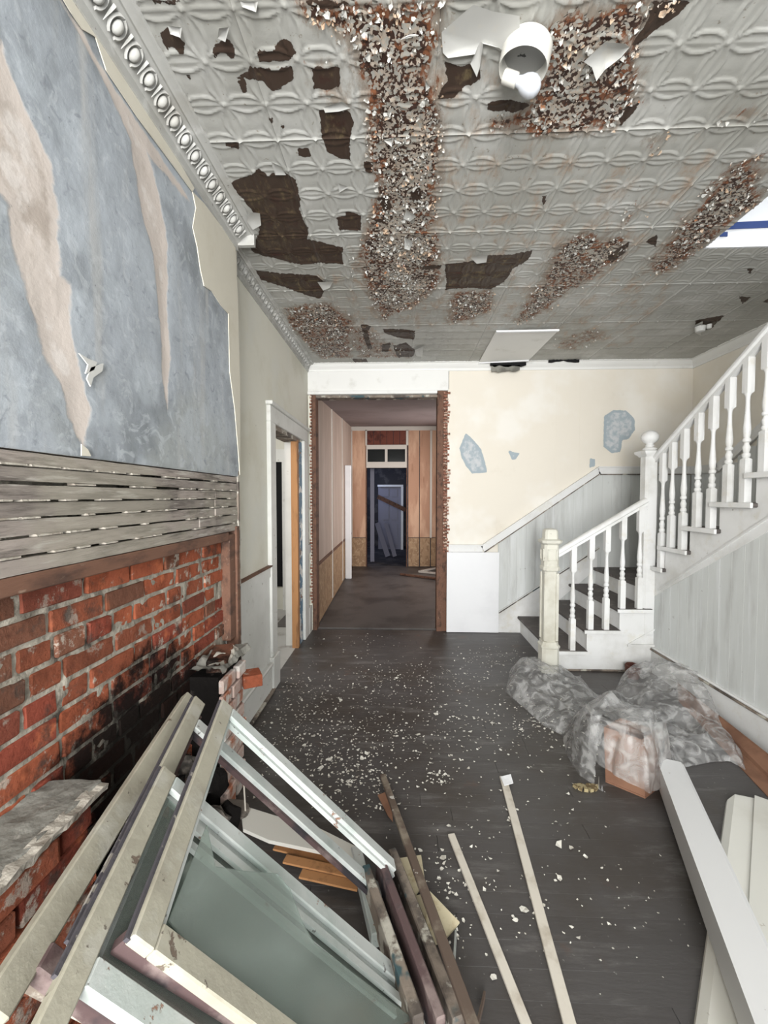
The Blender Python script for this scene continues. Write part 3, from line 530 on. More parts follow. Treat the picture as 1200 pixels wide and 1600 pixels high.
# ---- right wall and stairwell walls up to the next storey
wall_right = struct('wall_right')
MB().box(XR, XR + .12, -2.2, YF + .1, 0, 5.2).build('wall_face', cream_wall, wall_right)
well = struct('wall_stairwell')
MB().box(1.735, XR + .1, 2.494, 2.56, ZC + .002, 5.2).build('well_fascia', white_new, well)
MB().box(1.64, 1.744, -2.2, 2.494, ZC + .004, 5.2).build('well_fascia', white_new, well)
MB().box(1.7, XR + .1, -2.2, 2.6, 5.2, 5.3).build('well_top', white_new, well)
MB().box(1.7, XR + .1, -2.3, -2.2, 3.0, 5.3).build('well_near', white_new, well)
_s0 = at(1140, 352, Y=2.49); _s1 = at(1200, 348, Y=2.49)
MB().hexa([(_s0.x - .04, 2.488, _s0.z - .022), (3.0, 2.488, _s0.z + .0), (3.0, 2.5, _s0.z + .0), (_s0.x - .04, 2.5, _s0.z - .022), (_s0.x - .04, 2.488, _s0.z + .014), (3.0, 2.488, _s0.z + .045), (3.0, 2.5, _s0.z + .045), (_s0.x - .04, 2.5, _s0.z + .014)]).build('blue_stripe', blue_line, well)
_s2 = at(1131, 366, Y=2.49); MB().box(_s2.x - .02, _s2.x + .02, 2.488, 2.496, _s2.z - .012, _s2.z + .012).build('blue_patch', blue_line, well)
# ---- crown moulding
def extr_y(mb, prof, y0, y1):   # prof (x,z)
    n = len(prof); return mb.add([(x, y0, z) for x, z in prof] + [(x, y1, z) for x, z in prof], [tuple(range(n)), tuple(range(2 * n - 1, n - 1, -1))] + [(i, i + n, (i + 1) % n + n, (i + 1) % n) for i in range(n)])
def extr_x(mb, prof, x0, x1):
    n = len(prof); return mb.add([(x0, y, z) for y, z in prof] + [(x1, y, z) for y, z in prof], [tuple(range(n)), tuple(range(2 * n - 1, n - 1, -1))] + [(i, i + n, (i + 1) % n + n, (i + 1) % n) for i in range(n)])
crown = struct('trim_2')
cp = [(0, -.095), (.012, -.095), (.012, -.060), (.020, -.056), (.026, -.050), (.040, -.034), (.060, -.022), (.084, -.016), (.092, -.020), (.100, -.012), (.118, -.010), (.124, 0), (0, 0)]
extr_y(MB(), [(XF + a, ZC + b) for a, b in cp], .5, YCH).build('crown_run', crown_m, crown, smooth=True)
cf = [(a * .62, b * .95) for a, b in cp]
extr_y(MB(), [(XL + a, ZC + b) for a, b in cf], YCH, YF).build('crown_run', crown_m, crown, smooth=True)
MB().box(XL, XF + .1, YCH - .004, YCH + .02, ZC - .07, ZC).build('crown_return', crown_m, crown)
def egg_mesh():
    mb = MB(); ax = Vector((.72, 0, -.70)).normalized(); up = Vector((.70, 0, .72)); ly = Vector((0, 1, 0))
    rs = []
    for k in range(6):
        t = k / 5 * math.pi / 2; r = math.cos(t); rs.append([ax * (.016 * math.sin(t)) + up * (math.cos(a) * .021 * r) + ly * (math.sin(a) * .015 * r) for a in [2 * math.pi * i / 12 for i in range(12)]])
    mb.rings(rs)
    for sgn in (-1, 1):   # horseshoe surround
        rs = []
        for k in range(9):
            a = k / 8 * 2.6 + .1; c = up * (math.cos(a) * .030) + ly * (sgn * math.sin(a) * .025)
            rs.append([c + (ax * math.cos(b) + (up * math.cos(a) + ly * sgn * math.sin(a)) * math.sin(b)) * .0055 for b in [0, 1.57, 3.14, 4.71]])
        mb.rings(rs)
    rs = [[ax * .003 + up * t + ly * .0385 + (ax * math.cos(b) + ly * math.sin(b)) * r for b in [0, 1.57, 3.14, 4.71]] for t, r in ((.026, .006), (.005, .005), (-.026, .001))]
    mb.rings(rs); return mb
e0 = egg_mesh().build('egg_ornament', crown_m, crown, smooth=True); first = True
y = .86
while y < YCH - .03:
    loc = (XF + .050, y, ZC - .040)
    if first: e0.location = loc; first = False
    else: inst(e0, 'egg_ornament', crown, loc)
    y += .077
y = YCH + .06
while y < YF - .08:
    inst(e0, 'egg_ornament', crown, (XL + .032, y, ZC - .037), scale=(.62, .85, .85)); y += .066
crown2 = struct('trim_3')
cfar = [(0, -.085), (-.012, -.085), (-.014, -.060), (-.030, -.045), (-.050, -.022), (-.055, -.012), (-.07, -.010), (-.07, 0), (0, 0)]
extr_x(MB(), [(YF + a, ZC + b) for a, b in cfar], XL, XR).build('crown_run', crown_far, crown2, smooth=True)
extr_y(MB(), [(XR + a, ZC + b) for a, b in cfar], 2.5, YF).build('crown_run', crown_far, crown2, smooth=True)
# dark gap under the ceiling patch and torn moulding
for (pa, pb, m_) in [((766, 566), (822, 572), black_m), ((768, 571), (812, 580), slab_m), ((857, 562), (905, 565), black_m)]:
    a = at(*pa, Y=YF - .075); b = at(*pb, Y=YF - .075); pts = []
    for i in range(9): pts.append((a.x + (b.x - a.x) * i / 8, YF - .08, a.z + random.uniform(-.006, .004)))
    for i in range(9): pts.append((b.x + (a.x - b.x) * i / 8, YF - .08, b.z + random.uniform(-.012, .012)))
    MB().prism(pts, (0, .012, 0)).build('moulding_hole', m_, crown2)

# ================================================================== FIREPLACE
# laths above the brickwork
zs = [1.572, 1.536, 1.494, 1.452, 1.410, 1.366, 1.320, 1.277]
for i in range(7):
    zt, zb = zs[i], zs[i + 1]; y = .74
    cuts = sorted([random.uniform(1.2, 2.0) for _ in range(random.choice((0, 1, 1)))] + ([1.98] if i in (1, 2, 3, 4, 5) else [])) + [YCH - .012]
    for c in cuts:
        if c - y < .08: continue
        t1 = zt - .004 - random.random() * .003; b1 = zb + .003 * random.random(); xo = XF - .004 - random.random() * .008
        n = max(3, int((c - y) / .06)); rs = []
        for kk in range(n + 1):
            yy = y + (c - .004 - y) * kk / n; a_ = .0022 * nz(yy * 12, i * 3.3); b_ = .0022 * nz(yy * 12, i * 3.3 + 50); d_ = .0015 * nz(yy * 9, i * 7 + 20)
            rs.append([(xo - .02, yy, b1 + b_), (xo + d_, yy, b1 + b_), (xo + d_, yy, t1 + a_), (xo - .02, yy, t1 + a_)])
        MB().rings(rs).build('lath', lath_m, wall_left); y = c
# white plaster keys squeezed between laths
pk = MB()
for zt in zs[1:-1]:
    y = .8
    while y < YCH - .05:
        ln = random.uniform(.02, .10)
        if random.random() < .62: pk.hexa([(XF - .022, y, zt - .004), (XF - .002, y + .003, zt - .003), (XF - .002, y + ln, zt - .0025), (XF - .022, y + ln, zt - .004), (XF - .022, y, zt + .003), (XF - .003, y, zt + .002), (XF - .003, y + ln, zt + .0015), (XF - .022, y + ln, zt + .003)])
        y += ln + random.uniform(.005, .06)
pk.build('plaster_keys', slab_edge, wall_left, kind='stuff')
MB().box(XF - .06, XF - .002, .74, YCH - .14, 1.232, 1.276).build('mantel_ledger', brownwood, wall_left, bevel=.003)
MB().box(XF - .06, XF - .006, YCH - .125, YCH - .055, .70, 1.262).build('jamb_board', brownwood, wall_left, bevel=.003)
MB().box(XF - .06, XF + .004, YCH - .05, YCH - .012, .50, 1.30).build('jamb_board', brownwood, wall_left, bevel=.003)
MB().box(XF - .06, XF + .0, YCH - .012, YCH + .006, .0, 1.60).build('corner_bead', sash_o, wall_left)
# bricks
fp = thing('brick_fireplace', (-.93, 1.5, 0), 'soot-blackened orange brick fireplace with broken side piers, stripped of its mantel', 'fireplace')
XB = XF - .045
def brick_proto(L, H, D, seed, nm='brick'):
    rnd = random.Random(seed); bm = bmesh.new(); bmesh.ops.create_cube(bm, size=1)
    for v in bm.verts: v.co = Vector((v.co.x * D, v.co.y * L, v.co.z * H))
    bmesh.ops.bevel(bm, geom=list(bm.edges), offset=.004, segments=1, affect='EDGES')
    for v in bm.verts: v.co += Vector((rnd.uniform(-1, 1) * .0015, rnd.uniform(-1, 1) * .003, rnd.uniform(-1, 1) * .002))
    me = bpy.data.meshes.new(nm); bm.to_mesh(me); bm.free(); me.materials.append(bricks_m[0]); return me
LEN = (.098, .196)
bmeshes = {}
for li, ln in enumerate(LEN):
    for mi in range(3):
        for sd in range(2):
            me = brick_proto(ln, .060, .09, li * 10 + mi * 3 + sd); me.materials[0] = bricks_m[mi]; bmeshes[(li, mi, sd)] = me
def put_brick(x, y, z, li, mi, rz=0, rx=0, parent=fp, name='brick', sc_=(1, 1, 1)):
    o = bpy.data.objects.new(name, bmeshes[(li, mi, random.randrange(2))]); C.objects.link(o); o.parent = parent
    o.location = Vector((x, y, z)) - root_loc(parent); o.rotation_euler = (rx, random.uniform(-.01, .01), rz); o.scale = sc_; return o
z = 1.232 - .034; row = 0
while z > .03:
    y = .78 - (row % 2) * .10 - random.random() * .05
    while y < YCH - .13:
        li = 0 if random.random() < .33 else 1; ln = LEN[li]
        if y + ln > YCH - .09: break
        mi = random.choices((0, 1, 2), (6, 2, 2))[0]
        put_brick(XB - .045 + random.uniform(-.006, .003), y + ln / 2, z, li, mi, sc_=(1, 1, random.uniform(.95, 1.03))); y += ln + random.uniform(.010, .016)
    z -= .0725; row += 1
# mortar bed between the bricks: uneven sheet
ny, nzg = 200, 150; Yg, Zg = np.meshgrid(np.linspace(.74, YCH - .1, ny), np.linspace(0, 1.24, nzg)); Yg = Yg.ravel(); Zg = Zg.ravel()
dx = np.array([.006 * nz(a * 14, b * 14) + .003 * nz(a * 40, b * 40) for a, b in zip(Yg, Zg)])
grid_obj('mortar', mortar_m, fp, np.stack([XB - .008 + dx, Yg, Zg], 1), ny, nzg)
# piers
def pier(y0, y1, ztop, m_faces):
    z = ztop - .045; r_ = 0
    while z > .02:
        for (yy, ln) in ([(y0, .196), (y0 + .208, .098)] if r_ % 2 == 0 else [(y0, .098), (y0 + .110, .196)]):
            li = 0 if ln < .15 else 1
            if yy + ln > y1 + .03: continue
            o = put_brick(-.78 - .045 + random.uniform(-.012, .006), yy + ln / 2, z, li, random.choice((0, 0, 1)), rz=random.uniform(-.04, .04))
        put_brick(-.88, (y0 + y1) / 2, z, 1, random.choice((0, 1)), sc_=(.9, (y1 - y0) / .2, 1))
        z -= .0725; r_ += 1
def slab(y0, y1, zt, name, m, amp, xf=-.770, xb=-.935, skew=0):
    nx_, ny_ = 22, 34; pts = []; 
    for j in range(ny_):
        for i in range(nx_):
            u, v = i / (nx_ - 1), j / (ny_ - 1); x = xb + (xf - xb) * u; y = y0 + (y1 - y0) * v
            x += .014 * nz(y * 18, 3) * u; e = 0
            zz = zt + amp * nz(x * 14, y * 14) + amp * .5 * nz(x * 40, y * 40) - (.02 if u > .93 else 0) - skew * u
            pts.append((x, y, zz))
    return grid_obj(name, m, fp, np.array(pts), nx_, ny_, smooth=False)
pier(.70, 1.035, .70, 0); slab(.62, 1.04, .712, 'mortar_cap', slab_m, .007)
mb = MB(); ring = []
for j in range(26):
    y = .62 + .42 * j / 25; xo = -.768 + .014 * nz(y * 18, 3); t = .712 + .01 * nz(y * 30, 1); h = .018 + .014 * abs(nz(y * 25, 8))
    ring.append([(xo - .03, y, t - h), (xo + .006 * nz(y * 30, 9), y, t - h), (xo + .004, y, t - .003), (xo - .03, y, t)])
mb.rings(ring).build('mortar_edge', slab_edge, fp)
# right pier: painted brick facing, sooty cheek
z = .0; r_ = 0
while z < .64:
    for yy, ln in ([(1.79, .105), (1.90, .15)] if r_ % 2 else [(1.79, .15), (1.95, .10)]):
        MB().box(-.90, -.775 + random.uniform(-.012, .012), yy, yy + ln - .008, z, z + .06).build('brick', pierbrick, fp, bevel=.005)
    z += .0725; r_ += 1
MB().box(-.93, -.80, 1.785, 2.05, 0, .66).build('pier_core', soot_m, fp)
put_brick(-.74, 2.03, .55, 0, 0, rz=.5); put_brick(-.85, 1.93, .69, 1, 2, rz=.2, rx=.05)
slab(1.78, 2.1, .70, 'mortar_cap', slab_m, .022)
slab(1.80, 2.02, .715, 'mortar_cap', slab_edge, .03, xf=-.79, xb=-.86)
# rubble in the firebox
for i in range(46):
    y = random.uniform(1.06, 1.76); x = random.uniform(-.93, -.70); zz = .02 + .42 * max(0, 1 - abs(x + .93) / .28) * random.uniform(.5, 1) + (.08 if y < 1.25 else 0)
    bm = bmesh.new(); bmesh.ops.create_icosphere(bm, subdivisions=2, radius=1)
    s3 = (random.uniform(.03, .075), random.uniform(.03, .07), random.uniform(.02, .045)); off = random.random() * 50
    for v in bm.verts: v.co = Vector([v.co[k_] * s3[k_] * (1 + .45 * nz(v.co.x * 1.6 + off, v.co.y * 1.6, v.co.z * 1.6)) for k_ in range(3)])
    me = bpy.data.meshes.new('rubble_lump'); bm.to_mesh(me); bm.free(); me.materials.append(random.choice((soot_m, soot_m, debris_m))); o = bpy.data.objects.new('rubble_lump', me); C.objects.link(o); o.parent = fp
    o.location = Vector((x, y, zz)) - Vector(fp.location); o.rotation_euler = (random.random() * 3, random.random() * 3, 0)

# ================================================================== STAIRCASE
RISE = .178; YS = 3.50
stair = thing('staircase', (1.6, 3.9, 0), 'white painted L-shaped staircase with turned balusters and dark treads by the back wall', 'staircase')
xt = [1.30, 1.57, 1.835, 2.09]
for i in range(3):
    z = RISE * (i + 1); x1 = xt[i + 1]
    MB().box(xt[i] - .03, x1 + .0, YS - .03, YF - .005, z - .028, z).build('tread', tread_m, stair, bevel=.006)
    MB().box(xt[i] - .034, xt[i + 1] + .0, YS - .038, YS - .0305, z - .030, z - .003).build('tread_end', paint_stair, stair)
    MB().box(xt[i], xt[i] + .018, YS + .031, YF - .005, z - RISE, z - .028).build('riser', paint_stair, stair)
MB().box(xt[3] - .03, XR - .002, YS + .1, YF - .005, 4 * RISE - .03, 4 * RISE).build('landing', tread_m, stair)
MB().box(xt[3], xt[3] + .018, YS + .031, YF - .005, 3 * RISE, 4 * RISE - .03).build('riser', paint_stair, stair)
# closed front string of first flight
MB().prism([(xt[0] + .005, YS, 0), (XS, YS, 0), (XS, YS, 4 * RISE - .03), (xt[3], YS, 4 * RISE - .03), (xt[3], YS, 3 * RISE - .028), (xt[2], YS, 3 * RISE - .028), (xt[2], YS, 2 * RISE - .028), (xt[1], YS, 2 * RISE - .028), (xt[1], YS, RISE - .028), (xt[0] + .005, YS, RISE - .028)], (0, .03, 0)).build('front_string', paint_stair, stair)
MB().box(xt[0] + .07, XS, YS - .014, YS, .0, .016).build('shoe_moulding', sash_o, stair, bevel=.004)
MB().bar((1.90, YS - .006, .225), (XS, YS - .006, .36), .012, .012).build('string_moulding', paint_stair, stair)
MB().bar((1.90, YS - .008, .225), (XS, YS - .008, .225), .016, .018).build('string_moulding', paint_stair, stair)
# second flight toward the viewer
RUN = .275; yt = [3.645 - RUN * i for i in range(11)]
for i in range(10):
    z = RISE * (5 + i); MB().box(XS - .035, XR - .003, yt[i + 1] - .015, yt[i] + .035, z - .028, z).build('tread', tread_m, stair, bevel=.006)
    MB().box(XS - .052, XS - .0355, yt[i + 1] - .017, yt[i] + .040, z - .032, z + .001).build('tread_end', paint_stair, stair, bevel=.003)
    MB().box(XS + .03, XR - .004, yt[i] - .018, yt[i], z - RISE, z - .028).build('riser', paint_stair, stair)
prof = [(YS + .02, .62), (YS + .02, 5 * RISE - .028)]
for i in range(10):
    z = RISE * (5 + i)
    prof += [(yt[i], z - .028), (yt[i + 1], z - .028)]
prof += [(yt[10], RISE * 14 - .22)]
slope = RISE / RUN
prof += [(yt[10] + .0, RISE * 14 - .30), (YS - .10, .70)]
cl = [prof[0]] + [p for k_, p in enumerate(prof[1:], 1) if p != prof[k_ - 1]]
MB().prism([(XS - .008, y, z) for y, z in cl], (.03, 0, 0)).build('side_string', paint_stair, stair)
MB().bar((XS - .012, YS - .06, .70), (XS - .012, yt[10], .70 + (YS - .06 - yt[10]) * slope), .014, .012).build('string_moulding', paint_stair, stair)
MB().prism([(XS + .005, YS, 0), (XS + .005, 1.0, 0), (XS + .005, 1.0, .62 + (YS - 1.0) * slope), (XS + .005, YS, .66)], (.05, 0, 0)).build('carriage', darkroom, stair)
# newel posts
n1 = MB(); cx, cy = 1.255, YS; sq = lambda t, r: (t, r, 1)
n1.lathe((cx, cy, 0), [sq(0, .070), sq(.205, .070), sq(.21, .076), sq(.225, .076), sq(.235, .066), sq(.26, .062)], 16)
newel = n1.build('newel_post', paint_ivory, stair); newel['label'] = 'short square newel with recessed panels'
MB().lathe((cx, cy, .255), [sq(0, .052), sq(.60, .052)], 16).build('post_shaft', paint_ivory, newel)
for (dx_, dy_) in ((0, -1), (-1, 0)):
    for s_ in (-1, 1):
        a = Vector((cx + dx_ * .056 + (s_ * .045 if dx_ == 0 else 0), cy + dy_ * .056 + (s_ * .045 if dy_ == 0 else 0), .27)); MB().bar(a, a + Vector((0, 0, .56)), .022, .010, up=(dx_, dy_, 0)).build('panel_stile', paint_ivory, newel)
MB().lathe((cx, cy, .845), [sq(0, .060), sq(.01, .068), sq(.03, .068), sq(.04, .064), sq(.04, .060), sq(.22, .060), sq(.225, .068), sq(.235, .080), sq(.255, .084), sq(.262, .07), sq(.268, .055), sq(.33, .052), sq(.345, .045), sq(.352, .02)], 16).build('post_head', paint_ivory, newel, bevel=.002)
for (dx_, dy_) in ((0, -1), (-1, 0)):
    q = Vector((cx + dx_ * .062, cy + dy_ * .062, .98)); t_ = Vector((dy_, dx_, 0)) * .034
    for a, b in ((-t_ + Vector((0, 0, .045)), t_ + Vector((0, 0, .045))), (-t_ - Vector((0, 0, .045)), t_ - Vector((0, 0, .045))), (-t_ - Vector((0, 0, .045)), -t_ + Vector((0, 0, .045))), (t_ - Vector((0, 0, .045)), t_ + Vector((0, 0, .045)))):
        MB().bar(q + a, q + b, .010, .010, up=(dx_, dy_, 0)).build('panel_bead', paint_ivory, newel)
cx2, cy2 = 2.075, YS + .045
t2 = MB(); t2.lathe((cx2, cy2, .30), [sq(0, .045), sq(.02, .052), sq(1.49, .052)], 16); nn = t2.build('newel_post', paint_stair, stair); nn['label'] = 'tall square newel with ball finial'
MB().lathe((cx2, cy2, 1.79), [sq(0, .056), sq(.012, .062), sq(.025, .078), sq(.045, .082), sq(.052, .07), (.053, .05, 0), (.066, .055, 0), (.074, .045, 0), (.084, .028, 0), (.094, .036, 0), (.102, .026, 0), (.112, .030, 0), (.125, .052, 0), (.150, .065, 0), (.175, .064, 0), (.200, .050, 0), (.215, .025, 0), (.22, .004, 0)], 20).build('ball_finial', paint_stair, nn, smooth=True)
# balusters
def baluster(x, y, z0, z1, m=paint_stair):
    H = z1 - z0; r = .021; p = [(0, r, 1), (.30 * H, r, 1), (.312 * H, .016, 0), (.322 * H, .0215, 0), (.338 * H, .0215, 0), (.348 * H, .015, 0), (.37 * H, .019, 0), (.385 * H, .021, 0), (.40 * H, .015, 0), (.415 * H, .013, 0), (.425 * H, .021, 0), (.44 * H, .021, 0), (.45 * H, .015, 0),
        (.475 * H, .019, 0), (.51 * H, .0205, 0), (.56 * H, .017, 0), (.64 * H, .0125, 0), (.70 * H, .011, 0), (.735 * H, .0125, 0), (.75 * H, .017, 0), (.765 * H, r, 1), (H, r, 1)]
    return MB().lathe((x, y, z0), p, 12).build('baluster', m, stair, smooth=True)
ra = Vector((1.31, YS, .985)); rb_ = Vector((2.035, YS, 1.425))
def railz(x): return ra.z + (x - ra.x) / (rb_.x - ra.x) * (rb_.z - ra.z)
for px, st in ((894, 1), (921.5, 2), (946, 2), (970.5, 3), (997, 3)):
    x = at(px, 980, Y=YS).x; baluster(x, YS, st * RISE, railz(x) - .02)
def handrail(a, b, up, name='handrail'):
    a = Vector(a); b = Vector(b); d = (b - a).normalized(); u = Vector((0, 0, 1)); u = (u - d * u.dot(d)).normalized(); q = d.cross(u)
    pr = [(-.018, -.030), (.018, -.030), (.018, -.010), (.031, -.002), (.033, .012), (.026, .024), (.010, .031), (-.010, .031), (-.026, .024), (-.033, .012), (-.031, -.002), (-.018, -.010)]
    return MB().rings([[c + q * x_ + u * y_ for x_, y_ in pr] for c in (a, b)]).build(name, paint_stair, stair, smooth=True)
handrail(ra, rb_, None)
r2a = Vector((XS - .02, YS, 1.70)); 
def rail2z(y): return 1.735 + (3.56 - y) * .622
handrail((XS - .015, 3.52, rail2z(3.52)), (XS - .015, 1.35, rail2z(1.35)), None)
for px, st in ((1035, 0), (1049.5, 1), (1067.5, 1), (1089, 2), (1111, 2), (1136, 3), (1163, 3), (1192, 4)):
    y = at(px, 800, X=XS - .015).y; baluster(XS - .015, y, (5 + st) * RISE, rail2z(y) - .025)
for y, st in ((2.31, 4), (2.2, 5), (2.06, 5), (1.93, 6), (1.8, 6)): baluster(XS - .015, y, (5 + st) * RISE, rail2z(y) - .025)
# boarding under second flight, with base
ws = struct('wall_stair_side')
y = YS; k = 0
while y > 1.05:
    y2 = y - .0985; zt = lambda q_: .69 + (YS - .06 - q_) * slope
    MB().prism([(XS - .004, y - .0003, .20), (XS - .004, y2 + .0003, .20), (XS - .004, y2 + .0003, zt(y2)), (XS - .004, y - .0003, zt(y))], (.012, 0, 0)).build('beadboard', bead_grey, ws, bevel=.001); y = y2
bs = struct('baseboard_stair')
MB().box(XS - .022, XS, .9, YS, 0, .185).build('base_plank', paint_stair, bs)
MB().box(XS - .034, XS, .9, YS + .0, .185, .200).build('base_cap', sash_o, bs, bevel=.004)
MB().box(XS - .028, XS, .9, YS + .0, .200, .216).build('base_cap', paint_stair, bs, bevel=.005)
# boarding along the far wall following the stairs
wb = struct('wall_wainscot')
def topz(x):   # underside line of sloping chair rail
    xA, xB = .892, 2.10
    if x < xA: return .87
    if x < xB: return .87 + (x - xA) / (xB - xA) * (1.69 - .87)
    return 1.69
def lowz(x): return 0.02 if x < 1.30 else min(4, max(0, int((x - 1.30) / .268) + 1)) * RISE
x = 1.06
while x < XR - .02:
    x2 = min(x + .0985, XR - .01)
    MB().prism([(x + .0003, YF - .016, lowz(x + .02)), (x2 - .0003, YF - .016, lowz(x + .02)), (x2 - .0003, YF - .016, topz(x2) + .01), (x + .0003, YF - .016, topz(x) + .01)], (0, .014, 0)).build('beadboard', bead_grey, wb, bevel=.0008); x = x2
y = YF - .03
while y > 2.6:
    y2 = y - .0985; tz = 1.69 if y > 4.1 else 1.69 + (4.1 - y) * slope
    MB().box(XR - .014, XR - .002, y2 + .001, y - .001, .71, tz).build('beadboard', bead_grey, wb, bevel=.0008); y = y2
cr = struct('trim_4')
for a, b in (((.53, .905), (.892, .905)), ((.892, .905), (2.10, 1.735)), ((2.10, 1.735), (XR - .02, 1.735))):
    MB().bar((a[0], YF - .022, a[1]), (b[0], YF - .022, b[1]), .020, .072).build('chair_rail', paint_stair, cr)
    MB().bar((a[0], YF - .028, a[1] + .036), (b[0], YF - .028, b[1] + .036), .034, .012).build('rail_cap', paint_stair, cr)
    MB().bar((a[0] + .02, YF - .026, a[1] - .040), (b[0], YF - .026, b[1] - .040), .022, .009).build('rail_bead', sash_o, cr)
MB().bar((XR - .02, YF - .02, 1.735), (XR - .02, 4.1, 1.735), .02, .08).build('chair_rail', paint_stair, cr)
MB().bar((XR - .02, 4.1, 1.735), (XR - .02, 2.7, 1.735 + 1.4 * slope), .02, .08).build('chair_rail', paint_stair, cr)
# skirting that climbs with the stairs
sk = struct('baseboard_far')
MB().box(1.065, 1.30, YF - .022, YF, 0, .19).build('base_plank', paint_stair, sk)
sl1 = RISE / .265
MB().prism([(1.065, YF - .026, .0), (1.30, YF - .026, .0), (2.10, YF - .026, .70), (2.10, YF - .026, .20 + (2.10 - 1.065) * sl1), (1.065, YF - .026, .20)], (0, .008, 0)).build('sloped_skirt', paint_stair, sk)
for dz in (.205, .222): MB().bar((1.065, YF - .030, dz), (2.12, YF - .030, dz + (2.12 - 1.065) * sl1), .012, .006).build('skirt_cap', sash_o if dz < .21 else paint_stair, sk)
pn = tag(MB().box(.510, 1.065, YF - .050, YF - .040, .004, .868).build('white_panel', white_new, None, bevel=.001), 'plain bright white panel board leaning flat against the far wall left of the stairs', 'panel')

# ================================================================== HALL AND ROOMS BEYOND
YH = 8.6
hl = struct('wall_hall_left')
MB().prism([(-1.25, YF + .1, 0), (-.925, YF + .1, 0), (-1.0, YH, 0), (-1.3, YH, 0)], (0, 0, 3.1)).build('wall_core', ply_dark, hl)
def hx(y): return -.925 + (y - YF - .1) / (YH - YF - .1) * (-.075) + .004
ys_h = [YF + .13, 5.75, 6.95, YH]
for a, b in zip(ys_h[:-1], ys_h[1:]):
    MB().prism([(hx(a + .01), a + .01, .72), (hx(b - .01), b - .01, .72), (hx(b - .01), b - .01, 2.93), (hx(a + .01), a + .01, 2.93)], (.008, 0, 0)).build('upper_panel', ply_dark, hl)
    MB().prism([(hx(a + .01), a + .01, .02), (hx(b - .01), b - .01, .02), (hx(b - .01), b - .01, .68), (hx(a + .01), a + .01, .68)], (.010, 0, 0)).build('lower_panel', osb, hl)
    MB().box(hx(b) + .008, hx(b) + .018, b - .02, b + .02, .05, 2.9).build('batten', batten, hl)
MB().prism([(hx(YF + .13), YF + .13, .68), (hx(YH), YH, .68), (hx(YH), YH, .72), (hx(YF + .13), YF + .13, .72)], (.016, 0, 0)).build('panel_rail', brownwood, hl)
hr = struct('wall_hall_right')
MB().box(1.02, 1.1, YF + .1, YH, 0, 3.1).build('wall_core', ply_dark, hr)
MB().box(.47, 1.1, YF + .12, YF + .2, 0, 3.1).build('wall_core', ply_dark, hr)
hc = MB(); hc.hexa([(-1.3, YF + .1, 2.57), (1.1, YF + .1, 2.57), (1.1, YH, 2.90), (-1.3, YH, 2.90), (-1.3, YF + .1, 2.67), (1.1, YF + .1, 2.67), (1.1, YH, 3.0), (-1.3, YH, 3.0)])
sbuild(hc, 'ceiling', mauve)
he = struct('wall_hall_end')
xd0, xd1 = -.672, .146
MB().box(-1.1, xd0 - .0, YH, YH + .06, 0, 3.1).build('wall_core', darkroom, he); MB().box(xd1, 1.1, YH, YH + .06, 0, 3.1).build('wall_core', darkroom, he); MB().box(xd0, xd1, YH, YH + .06, 2.5, 3.1).build('wall_core', darkroom, he)
def hp(px0, px1, py0, py1, d, m, nm, par=he):
    a = at(px0, py0, Y=YH); b = at(px1, py1, Y=YH); return MB().box(a.x, b.x, YH - d, YH, b.z, a.z).build(nm, m, par)
for x0, x1 in ((549, 573), (638, 655), (656, 672), (673, 700)):
    hp(x0 + .3, x1 - .3, 672, 839.5, .012, ply, 'plywood_panel'); hp(x0 + .3, x1 - .3, 840.5, 885, .016, osb, 'lower_panel')
for k_ in range(6): hp(574 + k_ * 10.2, 583.6 + k_ * 10.2, 672, 695.5, .012, redwood, 'board')
hp(548, 700, 667, 672.5, .03, batten, 'batten'); hp(571, 573.6, 672, 696, .03, batten, 'batten'); hp(634.5, 638, 672, 696, .03, batten, 'batten'); hp(549.5, 551, 672, 840, .03, batten, 'batten'); hp(672, 674.5, 672, 840, .03, batten, 'batten')
win = struct('window_1')
hp(572.5, 635.5, 695.5, 702, .04, batten, 'frame_head', win); hp(572.5, 635.5, 722, 731, .04, batten, 'frame_sill', win); hp(601.5, 605.5, 702, 722, .04, batten, 'mullion', win); hp(572.5, 574.5, 702, 722, .04, batten, 'frame_side', win); hp(633, 635.5, 702, 722, .04, batten, 'frame_side', win)
for a_, b_ in ((574.5, 601.5), (605.5, 633)):
    o = hp(a_, b_, 702, 722, .01, glass_dark, 'pane', win)
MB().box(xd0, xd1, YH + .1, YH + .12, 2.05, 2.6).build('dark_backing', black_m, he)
MB().box(xd0 - .02, xd0, YH - .02, YH + .08, 0, 2.5).build('door_jamb', brownwood, he); MB().box(xd1, xd1 + .02, YH - .02, YH + .08, 0, 2.5).build('door_jamb', brownwood, he)
# back room shell
br = struct('wall_back_room')
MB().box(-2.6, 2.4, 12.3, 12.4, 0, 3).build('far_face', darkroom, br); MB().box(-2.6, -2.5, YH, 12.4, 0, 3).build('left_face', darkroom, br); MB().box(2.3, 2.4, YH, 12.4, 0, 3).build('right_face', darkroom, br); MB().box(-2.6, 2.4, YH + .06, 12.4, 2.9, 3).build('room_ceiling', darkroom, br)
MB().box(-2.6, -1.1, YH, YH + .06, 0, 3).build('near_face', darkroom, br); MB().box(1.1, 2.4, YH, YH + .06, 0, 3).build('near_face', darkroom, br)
YD = 11.6
def db(px0, px1, py0, py1, d, m, nm, par, y=YD):
    a = at(px0, py0, Y=y); b = at(px1, py1, Y=y); return MB().box(a.x, b.x, y - d, y, b.z, a.z).build(nm, m, par)
d3 = thing('panelled_door', tuple(at(610, 860, Y=YD)), 'grey six-panel door standing at the end of the dark room past the hall', 'door')
db(591, 626, 758, 866, .03, door_grey, 'door_slab', d3)
